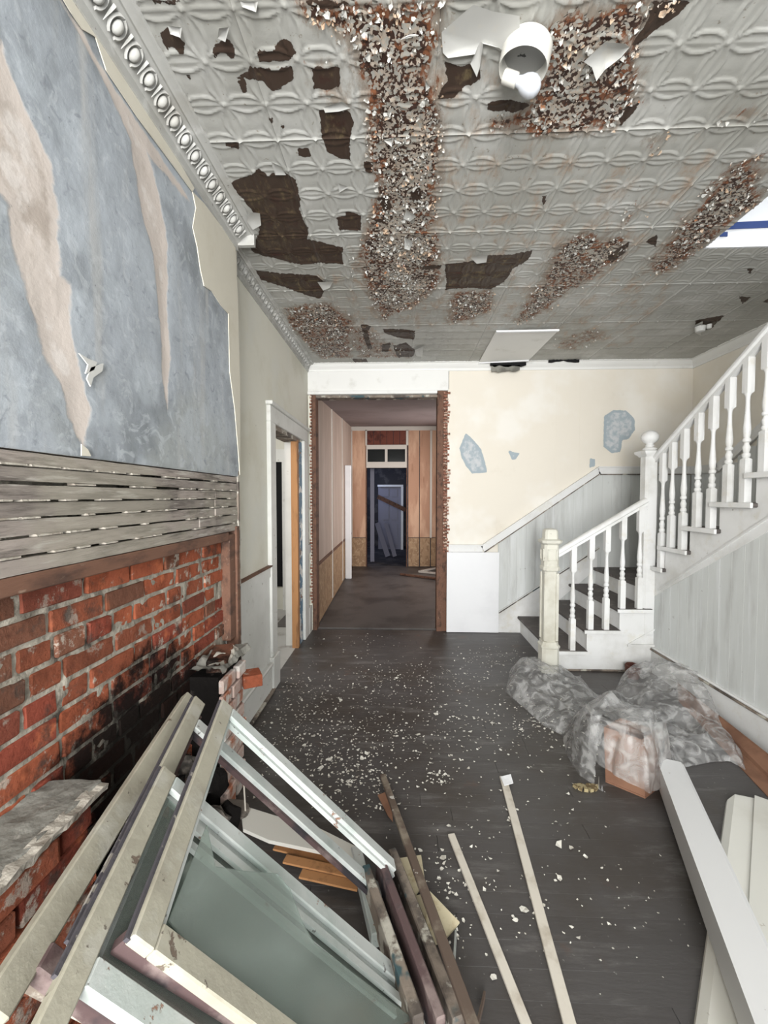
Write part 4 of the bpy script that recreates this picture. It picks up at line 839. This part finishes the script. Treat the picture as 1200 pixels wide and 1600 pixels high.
for cx_ in (598, 611.5):
    for y0_, y1_ in ((764, 776), (781, 812), (818, 852)): db(cx_, cx_ + 9.5, y0_, y1_, .045, door_grey, 'panel', d3)
fr = thing('door_frame', tuple(at(610, 866, Y=YD - .06)), 'white lit door frame around the grey door in the dark room', 'door frame')
db(590, 630, 757.5, 760.5, .05, white_new, 'head', fr, YD - .07); db(626.5, 630, 760.5, 862, .05, white_new, 'side', fr, YD - .07)
a = at(590, 776, Y=10.9); b = at(634, 797, Y=10.9)
tag(MB().bar(a, b, .05, .11).build('diagonal_board', brownwood, None), 'dark board nailed slantwise across the grey door beyond the hall', 'board')
for (p0, p1, wd, lb) in (((589, 817), (606, 872), .12, 'wide bluish plank leaning in the dark doorway, left of its pair'), ((603, 818), (617, 872), .10, 'narrow bluish plank leaning in the dark doorway, right of its pair')):
    a = at(*p0, Y=10.3); b = at(*p1, Y=10.0); b.z = max(b.z, .02)
    tag(MB().bar(a, b, wd, .02, up=(0, 1, 0)).build('leaning_plank', door_grey, None), lb, 'plank')
a = at(582, 737, Y=9.3); tag(MB().box(a.x - .05, a.x + .04, 9.3, 9.34, .0, 2.4).build('upright_post', door_grey, None), 'pale upright board just inside the dark doorway on its left side', 'post')
# items standing in the hall
a = fl(535, 905); ty = a.y
tp = at(530, 727, Y=ty - .02)
xw_ = hx(ty) + .075; tag(MB().bar((xw_, ty, .01), (xw_, ty - .02, tp.z), .11, .05, up=(0, 1, 0)).build('foam_strip', white_new, None, bevel=.01), 'tall white strip leaning on the left hall wall', 'strip')
jf = thing('scrap_boards', tuple(fl(665, 893)), 'brown and white broken board pieces lying on the hall floor', 'scrap')
for p, q, m_ in (((626, 897), (690, 905), brownwood), ((655, 893), (690, 886), batten), ((655, 893), (690, 897), batten)):
    A = fl(*p, .03); B = fl(*q, .03); MB().bar(A, B, .05, .03).build('board_piece', m_, jf)

# ================================================================== CEILING FIXTURES
lc = at(824, 76, Z=ZC - .01); lc = Vector((lc.x, lc.y, ZC - .006))
lamp = thing('ceiling_lamp', tuple(lc), 'white round porcelain ceiling lamp with a bare bulb, hanging loose', 'lamp')
ax = Vector((-.20, .06, -.97)).normalized()
MB().lathe(lc + ax * .0, [(0, .074, 0), (.006, .078, 0), (.012, .078, 0), (.060, .077, 0), (.064, .074, 0), (.060, .071, 0), (.02, .066, 0), (.018, .001, 0)], 36, ax).build('canopy', [porcelain], lamp, smooth=True)
MB().lathe(lc + ax * .018, [(0, .066, 0), (.004, .066, 0)], 32, ax).build('canopy_inside', canopy_in, lamp)
sa = Vector((.90, -.05, -.42)).normalized(); sp_ = lc + ax * .062 + Vector((-.030, .030, 0))
MB().lathe(sp_ - sa * .025, [(0, .018, 0), (.004, .021, 0), (.045, .021, 0), (.048, .018, 0)], 20, sa).build('bulb_socket', porcelain, lamp, smooth=True)
MB().lathe(sp_ + sa * .022, [(0, .014, 0), (.012, .018, 0), (.025, .027, 0), (.040, .0315, 0), (.055, .0315, 0), (.070, .024, 0), (.078, .012, 0), (.080, .002, 0)], 24, sa).build('bulb', bulb_m, lamp, smooth=True)
hp4 = [at(775, 518, Z=ZC - .02), at(873, 516, Z=ZC - .02), at(826, 563, Z=ZC - .02), at(748, 567, Z=ZC - .02)]
hat = thing('ceiling_hatch', tuple(sum(hp4, Vector()) / 4), 'plain white patch board on the tin ceiling near the far wall', 'hatch cover')
MB().prism([tuple(p) for p in hp4], (0, 0, .010)).build('cover_board', crown_far, hat)
for a, b in ((hp4[0], hp4[1]), (hp4[3], hp4[2])): MB().bar(a + Vector((0, 0, -.004)), b + Vector((0, 0, -.004)), .028, .012).build('edge_strip', white_new, hat)
fx = at(1100, 508, Z=ZC - .004); fxt = thing('broken_ceiling_fixture', (fx.x, fx.y, fx.z), 'white remains of a light fitting on the ceiling above the stair landing', 'light fitting')
MB().lathe((fx.x - .03, fx.y, ZC - .012), [(-.05, .02, 0), (-.045, .034, 0), (-.005, .04, 0), (0, .03, 0)], 16).build('fitting_base', flap_m, fxt, smooth=True)
MB().lathe((fx.x + .02, fx.y - .03, ZC - .012), [(-.035, .010, 0), (-.03, .018, 0), (0, .02, 0)], 12).build('fitting_stub', flap_m, fxt, smooth=True)

# ================================================================== LEANING SASHES
K = .925
A0 = Vector((-.62 * K, 1.402 * K, HC + (.75 - HC) * K)); U = Vector((.2035, -.9757, -.0809)).normalized(); V_ = Vector((.6232, .1926, -.758)); V_ = (V_ - U * V_.dot(U)).normalized(); NN = U.cross(V_)
if NN.z < 0: NN = -NN
def S(a, b, k): return A0 + U * a * K + V_ * b * K - NN * k
def hitS(px, py, k):
    r = Vector(ray(px, py)); o = Vector((0, 0, HC)); t = (S(0, 0, k) - o).dot(NN) / r.dot(NN); q = o + r * t - S(0, 0, k); return q.dot(U) / K, q.dot(V_) / K
def sash(label, a0, a1, b0, b1, k, w, m, md=None, glass=True, rails='TBFN', edge=putty, gl_poly=None, th=.022, wt=None, ml={}, fo=0, horn=0):
    root = thing('window_sash', tuple(S(a0, b1, k)), label, 'window sash'); wt = wt or w
    def rail(n, p, q, ww, nm):   # p,q in (a,b) centre line
        mm = ml.get(n, m); P_, Q_ = S(*p, k), S(*q, k)
        MB().bar(P_ - NN * .0, Q_, ww, th, up=tuple(NN)).build(nm, mm, root, bevel=.003)
        return P_, Q_
    h = w / K / 2; ht = wt / K / 2
    if 'T' in rails: rail('T', (a0, b0 + ht), (a1 + horn, b0 + ht), wt, 'stile')
    if 'B' in rails: rail('B', (a0, b1 - h), (a1, b1 - h), w, 'stile')
    if 'F' in rails: rail('F', (a0 + fo + h, b0 + 2 * ht), (a0 + fo + h, b1 - (2 * h if 'B' in rails else 0)), w, 'rail')
    if 'N' in rails: rail('N', (a1 - h, b0 + 2 * ht), (a1 - h, b1 - (2 * h if 'B' in rails else 0)), w, 'rail')
    # dark outer edge strip of the top stile and glazing bead inside the far rail
    e = .006 / K
    if 'T' in rails: MB().bar(S(a0, b0 - .002, k + .002), S(a1, b0 - .002, k + .002), .008, .008, up=tuple(NN)).build('edge_strip', edge, root)
    if 'F' in rails: MB().bar(S(a0 + fo + 2 * h + e, b0 + 2 * ht, k + .008), S(a0 + fo + 2 * h + e, b1, k + .008), .012, .014, up=tuple(NN)).build('glazing_bead', md or m, root)
    if 'T' in rails: MB().bar(S(a0 + 2 * h, b0 + 2 * ht + e, k + .008), S(a1 - 2 * h, b0 + 2 * ht + e, k + .008), .012, .014, up=tuple(NN)).build('glazing_bead', md or m, root)
    if glass:
        pl = gl_poly or [(a0 + 2 * h, b0 + 2 * ht), (a1 - 2 * h, b0 + 2 * ht), (a1 - 2 * h, b1 - 2 * h), (a0 + 2 * h, b1 - 2 * h)]
        MB().prism([S(a, b, k + .004) for a, b in pl], tuple(NN * .003)).build('glass_pane', glass_m, root)
    return root
# front sash with broken pane
gp = [hitS(*p, .004) for p in [(262, 1440), (322, 1290), (335, 1355), (380, 1362), (432, 1366), (452, 1390), (470, 1440), (490, 1475), (640, 1590), (700, 1640), (500, 1760), (330, 1560)]]
gp = [(min(max(a, .05), .70), min(max(b, .04), .9)) for a, b in gp]
sash('front cream-faced window sash with a broken greenish pane, topmost on the leaning pile', 0, .742, 0, .952, 0, .045, sash_c, sash_w, gl_poly=gp, rails='TFN', ml={'F': sash_w, 'N': sash_c}, wt=.046)
root2 = sash('white-railed window sash with a large dusty pane, second in the leaning pile', .345, .80, -.070, 1.055, .040, .042, sash_w, sash_w, rails='TBFN', ml={'T': sash_c, 'B': sash_w, 'N': sash_w}, horn=.22)
sash('empty white-railed sash with a bare wood tip, third in the leaning pile', -.055, .72, -.060, .965, .080, .045, sash_w, sash_d, glass=False, rails='TFN', ml={'T': sash_c, 'N': sash_d}, fo=.085)
for da_, w_ in ((.088, .020), (.135, .016)): MB().bar(S(.345 + da_, .08, .032), S(.345 + da_, 1.0 - da_, .032), w_, .010, up=tuple(NN)).build('inner_bar', sash_w, root2)
# long loose cream stile board furthest back
_a = hitS(296, 1092, .125); _b = hitS(-20, 1592, .125); o = MB().bar(S(*_a, .125), S(*_b, .125), .048, .03, up=tuple(NN)).build('sash_stile', sash_c, None, bevel=.003)
tag(o, 'long loose cream stile with flaking paint, furthest left of the leaning pile', 'window stile')
for i, (p0, p1, z0, z1, w_, m_, lb) in enumerate([
    ((572, 1372), (655, 1620), .10, .13, .030, sash_o, 'grey-brown sash edge on the floor directly right of the leaning pile'),
    ((592, 1352), (690, 1620), .12, .12, .026, sash_d, 'dark sash edge with a blue-black rim beside the leaning pile'),
    ((612, 1345), (718, 1620), .06, .08, .034, sash_o, 'weathered sash edge with white specks nearest the brown strip'),
    ((556, 1330), (590, 1470), .06, .06, .040, sash_w, 'whitish sash stile end showing under the two white rails')]):
    A = fl(*p0, z0); B = fl(*p1, z1); o = MB().bar(A, B, w_, .10 if i < 3 else .05).build('sash_stile', m_, None, bevel=.004); tag(o, lb, 'window stile')
# purple brown rails at the near end of the pile
for p0, p1, k_, w_, m_, lb in [((185, 1470), (470, 1650), .026, .022, sash_d, 'mauve-brown lower rail edge under the front sash'), ((60, 1500), (260, 1650), .12, .04, sash_d, 'dark mauve rail crossing behind the pile at its near end'), ((20, 1490), (200, 1590), .155, .05, sash_o, 'greyish broken rail under the near end of the pile')]:
    a = hitS(*p0, k_); b = hitS(*p1, k_); o = MB().bar(S(*a, k_), S(*b, k_), w_, .03, up=tuple(NN)).build('sash_rail', m_, None, bevel=.003); tag(o, lb, 'window rail')
# boards and lath scraps seen between the sash rails
o = MB(); pts = [fl(*p, .06) for p in [(375, 1262), (425, 1278), (500, 1300), (560, 1330), (552, 1352), (500, 1335), (420, 1318), (380, 1300)]]; o.prism(pts, (0, 0, .015)); tag(o.build('cream_board', beam_c, None), 'curved cream board lying on the floor behind the sash rails', 'board')
for i, (p, q) in enumerate([((430, 1322), (556, 1352)), ((445, 1342), (562, 1368)), ((470, 1365), (560, 1385)), ((410, 1302), (545, 1338))]):
    A = fl(*p, .03 + .006 * (i % 2)); B = fl(*q, .03 + .006 * (i % 2)); tag(MB().bar(A, B, .035, .008).build('lath_scrap', stud_m, None), ['thin lath scrap under the sash rails, second from the cream board', 'thin lath scrap under the sash rails, third from the cream board', 'shortest lath scrap under the sash rails, furthest from the cream board', 'lath scrap touching the curved cream board under the sash rails'][i], 'lath', 'lath scraps under the sashes')
A = at(380, 1205, Y=1.62); B = fl(384, 1275, .05); tag(MB().bar(A, B, .006, .006).build('thin_dowel', stick_m, None), 'thin pale dowel standing up beneath the second white rail', 'dowel')
# ================================================================== LOOSE THINGS ON THE FLOOR
def strip(name, p0, p1, w_, h_, m_, lb, cat, z0=0, z1=0):
    A = fl(*p0, z0 + h_ / 2); B = fl(*p1, z1 + h_ / 2); d = (B - A).normalized(); B = B + d * .15
    tag(MB().bar(A, B, w_, h_).build(name, m_, None, bevel=.002), lb, cat)
strip('wooden_strip', (705, 1304), (822, 1600), .030, .012, stick_m, 'short pale wooden strip on the floor, left of the longer pale one', 'strip')
strip('wooden_strip', (786, 1214), (890, 1600), .036, .012, stick_m, 'long pale wooden strip on the floor with a white scrap at its far end', 'strip')
strip('trim_strip', (598, 1212), (738, 1600), .030, .018, trimbrown, 'dark brown trim strip with flaking white specks beside the sash pile', 'strip', .005, .16)
A = fl(603, 1255); tag(MB().prism([fl(590, 1243, .004), fl(603, 1238, .02), fl(612, 1262, .012), fl(614, 1285, .004), fl(606, 1275, .004)], (0, 0, .003)).build('cardboard_scrap', card_m, None), 'small rust-brown cardboard scrap beside the brown trim strip', 'scrap')
tag(MB().prism([fl(782, 1214, .014), fl(798, 1210, .022), fl(802, 1224, .016), fl(788, 1228, .014)], (0, 0, .002)).build('paper_scrap', white_new, None), 'white paper scrap at the end of the long pale strip', 'scrap')
tag(MB().prism([fl(623, 1343, .02), fl(658, 1338, .03), (fl(664, 1378, .02)), fl(650, 1400, .01), fl(632, 1395, .01)], (0, 0, .006)).build('board_scrap', paper_m, None), 'yellowed square board scrap behind the brown strip', 'scrap')
tag(MB().prism([fl(640, 1405, .01), fl(672, 1395, .05), fl(718, 1443, .03), fl(702, 1462, .02), fl(690, 1475, .01), fl(660, 1480, .01)], (0, 0, .006)).build('board_scrap', paper_m, None), 'torn yellow board scrap with a pointed corner right of the brown strip', 'scrap')
tag(MB().bar(fl(712, 1462, .02), fl(708, 1530, .10), .006, .03).build('splinter', sash_w, None), 'white painted splinter near the torn yellow scrap', 'splinter')
tag(MB().bar(fl(757, 1555, .01), fl(744, 1610, .05), .006, .02).build('splinter', trimbrown, None), 'dark curved splinter at the lower end of the floor beside the strips', 'splinter')
# fungus like crust by the box
fc = thing('dried_crust', tuple(fl(913, 1232)), 'ribbed yellow-brown dried crust lying left of the cardboard box', 'debris')
for i in range(6):
    a = -2.6 + i * .42; c0 = fl(912, 1224, .004); A = c0 + Vector((math.cos(a) * .012, math.sin(a) * .012, 0)); B = c0 + Vector((math.cos(a) * .07, math.sin(a) * .06, .004)); MB().bar(A, B, .010, .008, taper=1.9).build('rib', leaf_m, fc)
# boxed post and folded panel at right
a = fl(1024, 1217); b = fl(1143, 1600); d = (b - a); d.z = 0; d.normalize(); q = Vector((-d.y, d.x, 0)); 
if q.x < 0: q = -q
e = a + d * 2.1; bw_, bh = .120, .115; lift = .10
def ringb(c, z0): return [c + Vector((0, 0, z0)), c + q * bw_ + Vector((0, 0, z0)), c + q * bw_ + Vector((0, 0, z0 + bh - .012)), c + q * (bw_ - .014) + Vector((0, 0, z0 + bh)), c + Vector((0, 0, z0 + bh))]
bp = thing('boxed_post', tuple(a), 'long white boxed post casing lying on the floor at the right', 'post')
MB().rings([ringb(a, .003), ringb(e, lift)]).build('post_body', beam_w, bp)
MB().rings([[a + q * .006 + Vector((0, 0, .010)) - d * .002, a + q * (bw_ - .006) + Vector((0, 0, .010)) - d * .002, a + q * (bw_ - .006) + Vector((0, 0, bh - .012)) - d * .002, a + q * .006 + Vector((0, 0, bh - .004)) - d * .002], [a + q * .006 + Vector((0, 0, .010)), a + q * (bw_ - .006) + Vector((0, 0, .010)), a + q * (bw_ - .006) + Vector((0, 0, bh - .012)), a + q * .006 + Vector((0, 0, bh - .004))]]).build('end_cap', sash_o, bp)
# folded cream panel
P0 = fl(1134, 1255, .0); P1 = fl(1083, 1605, .0); dd = (P1 - P0).normalized()
qq = Vector((-dd.y, dd.x, 0)); 
if qq.x < 0: qq = -qq
P2 = P0 + dd * 2.2; cs = [(0, .0), (.005, .016), (.03, .030), (.13, .030), (.20, .030), (.40, .022), (.40, .0)]
fpn = thing('folded_panel', tuple(P0), 'cream folded panel board lying under the white boxed post at the right edge', 'panel')
far_c = [P0 + qq * x_ + Vector((0, 0, z_ * .9)) + dd * (-.10 * min(1, x_ / .05) if x_ < .25 else -.03) for x_, z_ in cs]
MB().rings([far_c, [P2 + qq * x_ + Vector((0, 0, z_)) for x_, z_ in cs]]).build('panel_face', beam_c, fpn)
rz0 = fl(1157, 1222, .04); 
MB().hexa([P0 + qq * .10 - dd * .10 + Vector((0, 0, .030)), P0 + qq * .27 - dd * .06 + Vector((0, 0, .030)), P2 + qq * .27 + Vector((0, 0, .030)), P2 + qq * .10 + Vector((0, 0, .030)), P0 + qq * .10 - dd * .10 + Vector((0, 0, .036)), P0 + qq * .27 - dd * .06 + Vector((0, 0, .06)), P2 + qq * .27 + Vector((0, 0, .06)), P2 + qq * .10 + Vector((0, 0, .036))]).build('raised_face', beam_c, fpn)
# cardboard
cb = thing('cardboard_box', (1.2, 2.1, 0), 'open upright brown cardboard box half covered by crumpled clear plastic', 'box')
c0, c1, c2 = fl(1008, 1248), fl(946, 1222), fl(1021, 1238); c3 = c2 + (c1 - c0) * 1.0 + Vector((.02, .08, 0)); c1 = c1; hb = .25; lean = Vector((.02, .07, hb))
c2 = c0 + (c2 - c0) * 2.0; c3 = c1 + (c2 - c0)
cs4 = [c0, c2, c3, c1]
for i in range(4):
    p, q_ = cs4[i], cs4[(i + 1) % 4]; nrm_ = (q_ - p).cross(Vector((0, 0, 1))).normalized() * .004
    MB().hexa([p, q_, q_ - nrm_, p - nrm_, p + lean, q_ + lean, q_ - nrm_ + lean, p - nrm_ + lean]).build('box_side', card_m, cb)
MB().prism([p + Vector((0, 0, .004)) for p in cs4], (0, 0, .004)).build('box_bottom', card_m, cb)
for i in ():
    p, q_ = cs4[i] + lean, cs4[(i + 1) % 4] + lean; out = (q_ - p).cross(Vector((0, 0, 1))).normalized() * .07; MB().prism([p, q_, q_ + out + Vector((0, 0, -.05)), p + out + Vector((0, 0, -.05))], (0, 0, .003)).build('box_flap', card_m, cb)
cl_ = thing('cardboard_sleeve', tuple(fl(1120, 1150)), 'long open brown cardboard sleeve lying along the stair side baseboard', 'cardboard')
a0, a1 = at(1062, 1098, Z=.0), at(1200, 1246, Z=.0); b0, b1 = at(1060, 1068, Z=.09), at(1200, 1178, Z=.09); a0.x = min(a0.x, 2.03); b0.x = min(b0.x, 2.06); b1.x = min(b1.x, 2.06)
ext = (a1 - a0).normalized() * .4; a1e = a1 + ext; b1e = b1 + (b1 - b0).normalized() * .4
m0 = a0.lerp(b0, .55); m0.z = .012; m1_ = a1e.lerp(b1e, .55); m1_.z = .012
MB().hexa([a0, m0, m1_, a1e, a0 + Vector((0, 0, .004)), m0 + Vector((0, 0, .004)), m1_ + Vector((0, 0, .004)), a1e + Vector((0, 0, .004))]).build('sleeve_floor', card_m, cl_)
MB().hexa([m0, b0, b1e, m1_, m0 + Vector((-.003, 0, .004)), b0 + Vector((-.003, 0, .004)), b1e + Vector((-.003, 0, .004)), m1_ + Vector((-.003, 0, .004))]).build('sleeve_wall', card_m, cl_)
MB().hexa([a0, b0, b0 + Vector((-.02, -.02, .03)), a0 + Vector((-.02, -.02, .02)), a0 + Vector((0, -.004, 0)), b0 + Vector((0, -.004, 0)), b0 + Vector((-.02, -.024, .03)), a0 + Vector((-.02, -.024, .02))]).build('sleeve_flap', card_m, cl_)
a = fl(991, 1060); tag(MB().lathe((a.x, a.y + .02, 0), [(0, .045, 1), (.10, .055, 1), (.105, .05, 1), (.10, .046, 1), (.02, .04, 1)], 8).build('brown_carton', mat('dark red brown card', (.10, .035, .025), (), .7), None), 'small dark red-brown carton against the stair string', 'carton')
# crumpled clear plastic, draped as a height field with folds
outl = [(790,1082),(797,1050),(815,1034),(842,1040),(880,1052),(915,1070),(930,1092),(958,1088),(970,1062),(985,1056),(1005,1062),(1030,1042),(1060,1040),(1085,1062),(1095,1080),(1120,1120),(1160,1180),(1165,1205),(1140,1190),(1110,1192),(1060,1202),(1044,1212),(1034,1252),(1008,1266),(938,1236),(905,1212),(885,1180),(878,1150),(850,1135),(820,1108)]
def plastic(name, pts, label, hfun, res=.0085, seed=0., extra=None):
    poly = [tuple(fl(x, y)[:2]) for x, y in pts]; pa = np.array(poly); lo, hi = pa.min(0) - .02, pa.max(0) + .02
    nx_, ny_ = int((hi[0] - lo[0]) / res), int((hi[1] - lo[1]) / res); X, Y = np.meshgrid(np.linspace(lo[0], hi[0], nx_), np.linspace(lo[1], hi[1], ny_)); X = X.ravel(); Y = Y.ravel(); P = np.stack([X, Y], 1); sd = sdist(P, poly)
    Z = np.zeros(len(P)); DX = np.zeros(len(P)); DY = np.zeros(len(P))
    for i, (x, y) in enumerate(P):
        if sd[i] < -.03: continue
        f1 = 1 - abs(nz(x * 6 + seed, y * 6)) * 2; f2 = 1 - abs(nz(x * 14 + seed, y * 14 + 7)) * 2; f3 = 1 - abs(nz(x * 30, y * 30 + seed)) * 2
        e = min(1, max(0, sd[i] / .07)); Z[i] = .006 + e ** .6 * (hfun(x, y) + .042 * f1 + .010 * f2 + .002 * f3)
        ed = e; DX[i] = .03 * nz(x * 6, y * 6, 5) + .003 * nz(x * 20, y * 20, 9); DY[i] = .03 * nz(x * 6, y * 6, 15) + .003 * nz(x * 20, y * 20, 19)
    _a, _b = np.array(cs4[3] - cs4[0])[:2], np.array(cs4[1] - cs4[0])[:2]; _la, _lb = np.hypot(*_a), np.hypot(*_b); _q = P - np.array(cs4[0])[:2]; _1, _2 = _q @ _a / _la, _q @ _b / _lb
    edg = np.clip(sd / .10, 0, 1) * np.where((np.hypot(np.maximum(0, np.maximum(-_1, _1 - _la)), np.maximum(0, np.maximum(-_2, _2 - _lb))) < .1) & ((_1 < .01) | (_2 < .01)), .12, 1); Z = np.maximum(Z, .004); V3 = np.stack([X + DX * edg, Y + DY * edg, Z], 1)
    ii, jj = np.meshgrid(np.arange(nx_ - 1), np.arange(ny_ - 1)); a = (jj * nx_ + ii).ravel(); Fq = np.stack([a, a + 1, a + 1 + nx_, a + nx_], 1); keep = (sd[Fq] > 0).any(1); Fq = Fq[keep]
    out_ = np.where((sd <= 0) & (sd > -.03))[0]; pl_ = np.array(poly); best = np.full(len(out_), 1e9); bp_ = P[out_].copy()
    for i in range(len(pl_)):
        a_, b_ = pl_[i], pl_[(i + 1) % len(pl_)]; e_ = b_ - a_; t_ = np.clip(((P[out_] - a_) @ e_) / (e_ @ e_), 0, 1); q_ = a_ + t_[:, None] * e_; dd_ = np.hypot(*(P[out_] - q_).T); m_ = dd_ < best; best[m_] = dd_[m_]; bp_[m_] = q_[m_]
    V3[out_, :2] = bp_; V3[out_, 2] = .004
    e1, e2 = np.array(cs4[3] - cs4[0])[:2], np.array(cs4[1] - cs4[0])[:2]; l1, l2 = np.hypot(*e1), np.hypot(*e2); Qc = P[Fq].mean(1) - np.array(cs4[0])[:2]; q1, q2 = Qc @ e1 / l1, Qc @ e2 / l2
    rr = np.hypot(np.maximum(0, np.maximum(-q1, q1 - l1 - .06)), np.maximum(0, np.maximum(-q2, q2 - l2 - .06))); cut = (rr > .012) & (rr < .13) & (((q2 < 0) & (q1 < l1 + .03)) | ((q1 < 0) & (q2 < .09))); Fq = Fq[~cut]; used = np.unique(Fq); rm = -np.ones(len(P), int); rm[used] = np.arange(len(used))
    mb = MB(); mb.add(V3[used].tolist(), [tuple(int(rm[j]) for j in f) for f in Fq])
    if extra: extra(mb)
    o = mb.build(name, plastic_m, None, smooth=False)
    me = o.data; me.polygons.foreach_set('use_smooth', [True] * len(me.polygons)); return tag(o, label, 'plastic sheet')
bc = (cs4[0] + cs4[1] + cs4[2] + cs4[3]) / 4
def hmain(x, y):
    q_ = Vector((x, y, 0)) - cs4[0]; e1, e2 = cs4[3] - cs4[0], cs4[1] - cs4[0]; l1, l2 = e1.length, e2.length; u1, u2 = q_.dot(e1) / l1, q_.dot(e2) / l2
    r_ = math.hypot(max(0, -u1, u1 - l1 - .06), max(0, -u2, u2 - l2 - .06)); front = u1 < -.0 or u2 < -.0
    h = .27 * max(0, 1 - (0 if front and r_ < .13 and (u2 < 0 or u2 < .09) else r_) / .22) ** .8
    c_ = fl(830, 1075); h = max(h, .11 * math.exp(-(((x - c_.x) / .22) ** 2 + ((y - c_.y) / .28) ** 2))); c_ = fl(1060, 1090); h = max(h, .16 * math.exp(-(((x - c_.x) / .25) ** 2 + ((y - c_.y) / .4) ** 2)))
    return h + .03
def drape(mb):
    p3, p0, p1 = cs4[3], cs4[0], cs4[1]; la, lb = (p0 - p3).length, (p1 - p0).length; cen = (p3 + p1) / 2; ns, nt = 76, 30; vs = []
    for i in range(ns + 1):
        d_ = -.05 + (la + lb + .10) * i / ns
        if d_ < la: p = p3.lerp(p0, d_ / la)
        else: p = p0.lerp(p1, (d_ - la) / lb)
        on = (p - cen); on.z = 0; on.normalize(); hem = .055 + .05 * nz(d_ * 7, 3) + .05 * max(0, (.06 - d_) / .1)
        for j in range(nt + 1):
            t = j / nt
            if t < .8: z_ = hem + (hb + .035 - hem) * (t / .8); of = .014 + .045 * abs(nz(d_ * 11, z_ * 4, 2)) * (1 - z_ / .6) + .010 * nz(d_ * 26, z_ * 9, 5) + .015 * (1 - z_ / hb)
            else: z_ = hb + .035 + .02 * nz(d_ * 9, t * 9); of = .014 - .10 * (t - .8) / .2
            vs.append(p + on * of + Vector((lean.x, lean.y, 0)) * min(1, z_ / hb) + Vector((0, 0, z_)))
    mb.add(vs, [(i * (nt + 1) + j, (i + 1) * (nt + 1) + j, (i + 1) * (nt + 1) + j + 1, i * (nt + 1) + j + 1) for i in range(ns) for j in range(nt)])
plastic('plastic_sheet', outl, 'crumpled clear plastic sheeting spread over the box between the newel post and the stair side', hmain, extra=drape)
# paint chips
pc = MB(); big = []
clusters = [((560, 1130), 260, 60, 420), ((500, 1160), 130, 60, 420), ((640, 1060), 130, 30, 330), ((780, 1030), 60, 20, 130), ((840, 1130), 80, 30, 170), ((560, 1220), 80, 50, 260), ((690, 1215), 22, 14, 40), ((460, 1080), 60, 40, 200), ((700, 1120), 200, 90, 300), ((760, 1330), 200, 160, 150), ((690, 1400), 60, 100, 90), ((560, 1000), 90, 20, 90), ((950, 1420), 120, 90, 40)]
for (cx_, cy_), sx_, sy_, n in clusters:
    for _ in range(n):
        px, py = random.gauss(cx_, sx_ * .55), random.gauss(cy_, sy_ * .6)
        if py < 990: continue
        p = fl(px, py, .002)
        if p.x < -.9 or p.x > 1.9 or (p.x > 1.2 and p.y > 3.4) or p.y > 4.4 or p.y < .9: continue
        s_ = .0030 * math.exp(abs(random.gauss(0, .62))) * (1 + .25 * (p.y > 2)); chipmesh(pc, p, (random.uniform(-.25, .25), random.uniform(-.25, .25), 1), min(s_, .011), random.uniform(.1, .5))
tag(pc.build('paint_chips', chip_m, None), 'countless tiny pale paint chips strewn over the dark floor', 'paint chips', kind='stuff')
spots = [(545, 1222), (530, 1235), (560, 1195), (683, 1210), (700, 1212), (690, 1222), (652, 1148), (618, 1143), (525, 1155), (510, 1163), (490, 1150), (475, 1165), (700, 1125), (734, 1143), (770, 1130), (815, 1140), (508, 1093), (533, 1094), (454, 1101), (595, 1065), (619, 1060), (570, 1057), (681, 1116), (840, 1135), (862, 1168), (650, 1360), (690, 1358), (692, 1340), (873, 1320), (892, 1325), (700, 1290), (565, 1185), (588, 1262), (556, 1250), (600, 1212), (506, 999), (818, 1422), (874, 1372), (768, 1130), (480, 1195), (500, 1200), (515, 1187), (573, 1178), (455, 1060), (530, 1061)]
for (px, py) in spots:
    p = fl(px, py, .003); mb = MB(); chipmesh(mb, p, (random.uniform(-.15, .15), random.uniform(-.15, .15), 1), random.uniform(.010, .021), random.uniform(.1, .4))
    r0 = mb.build('paint_chip', chip_m, None); tag(r0, 'larger curled pale paint chip on the dark floorboards', 'paint chip', 'larger paint chips on the floor')
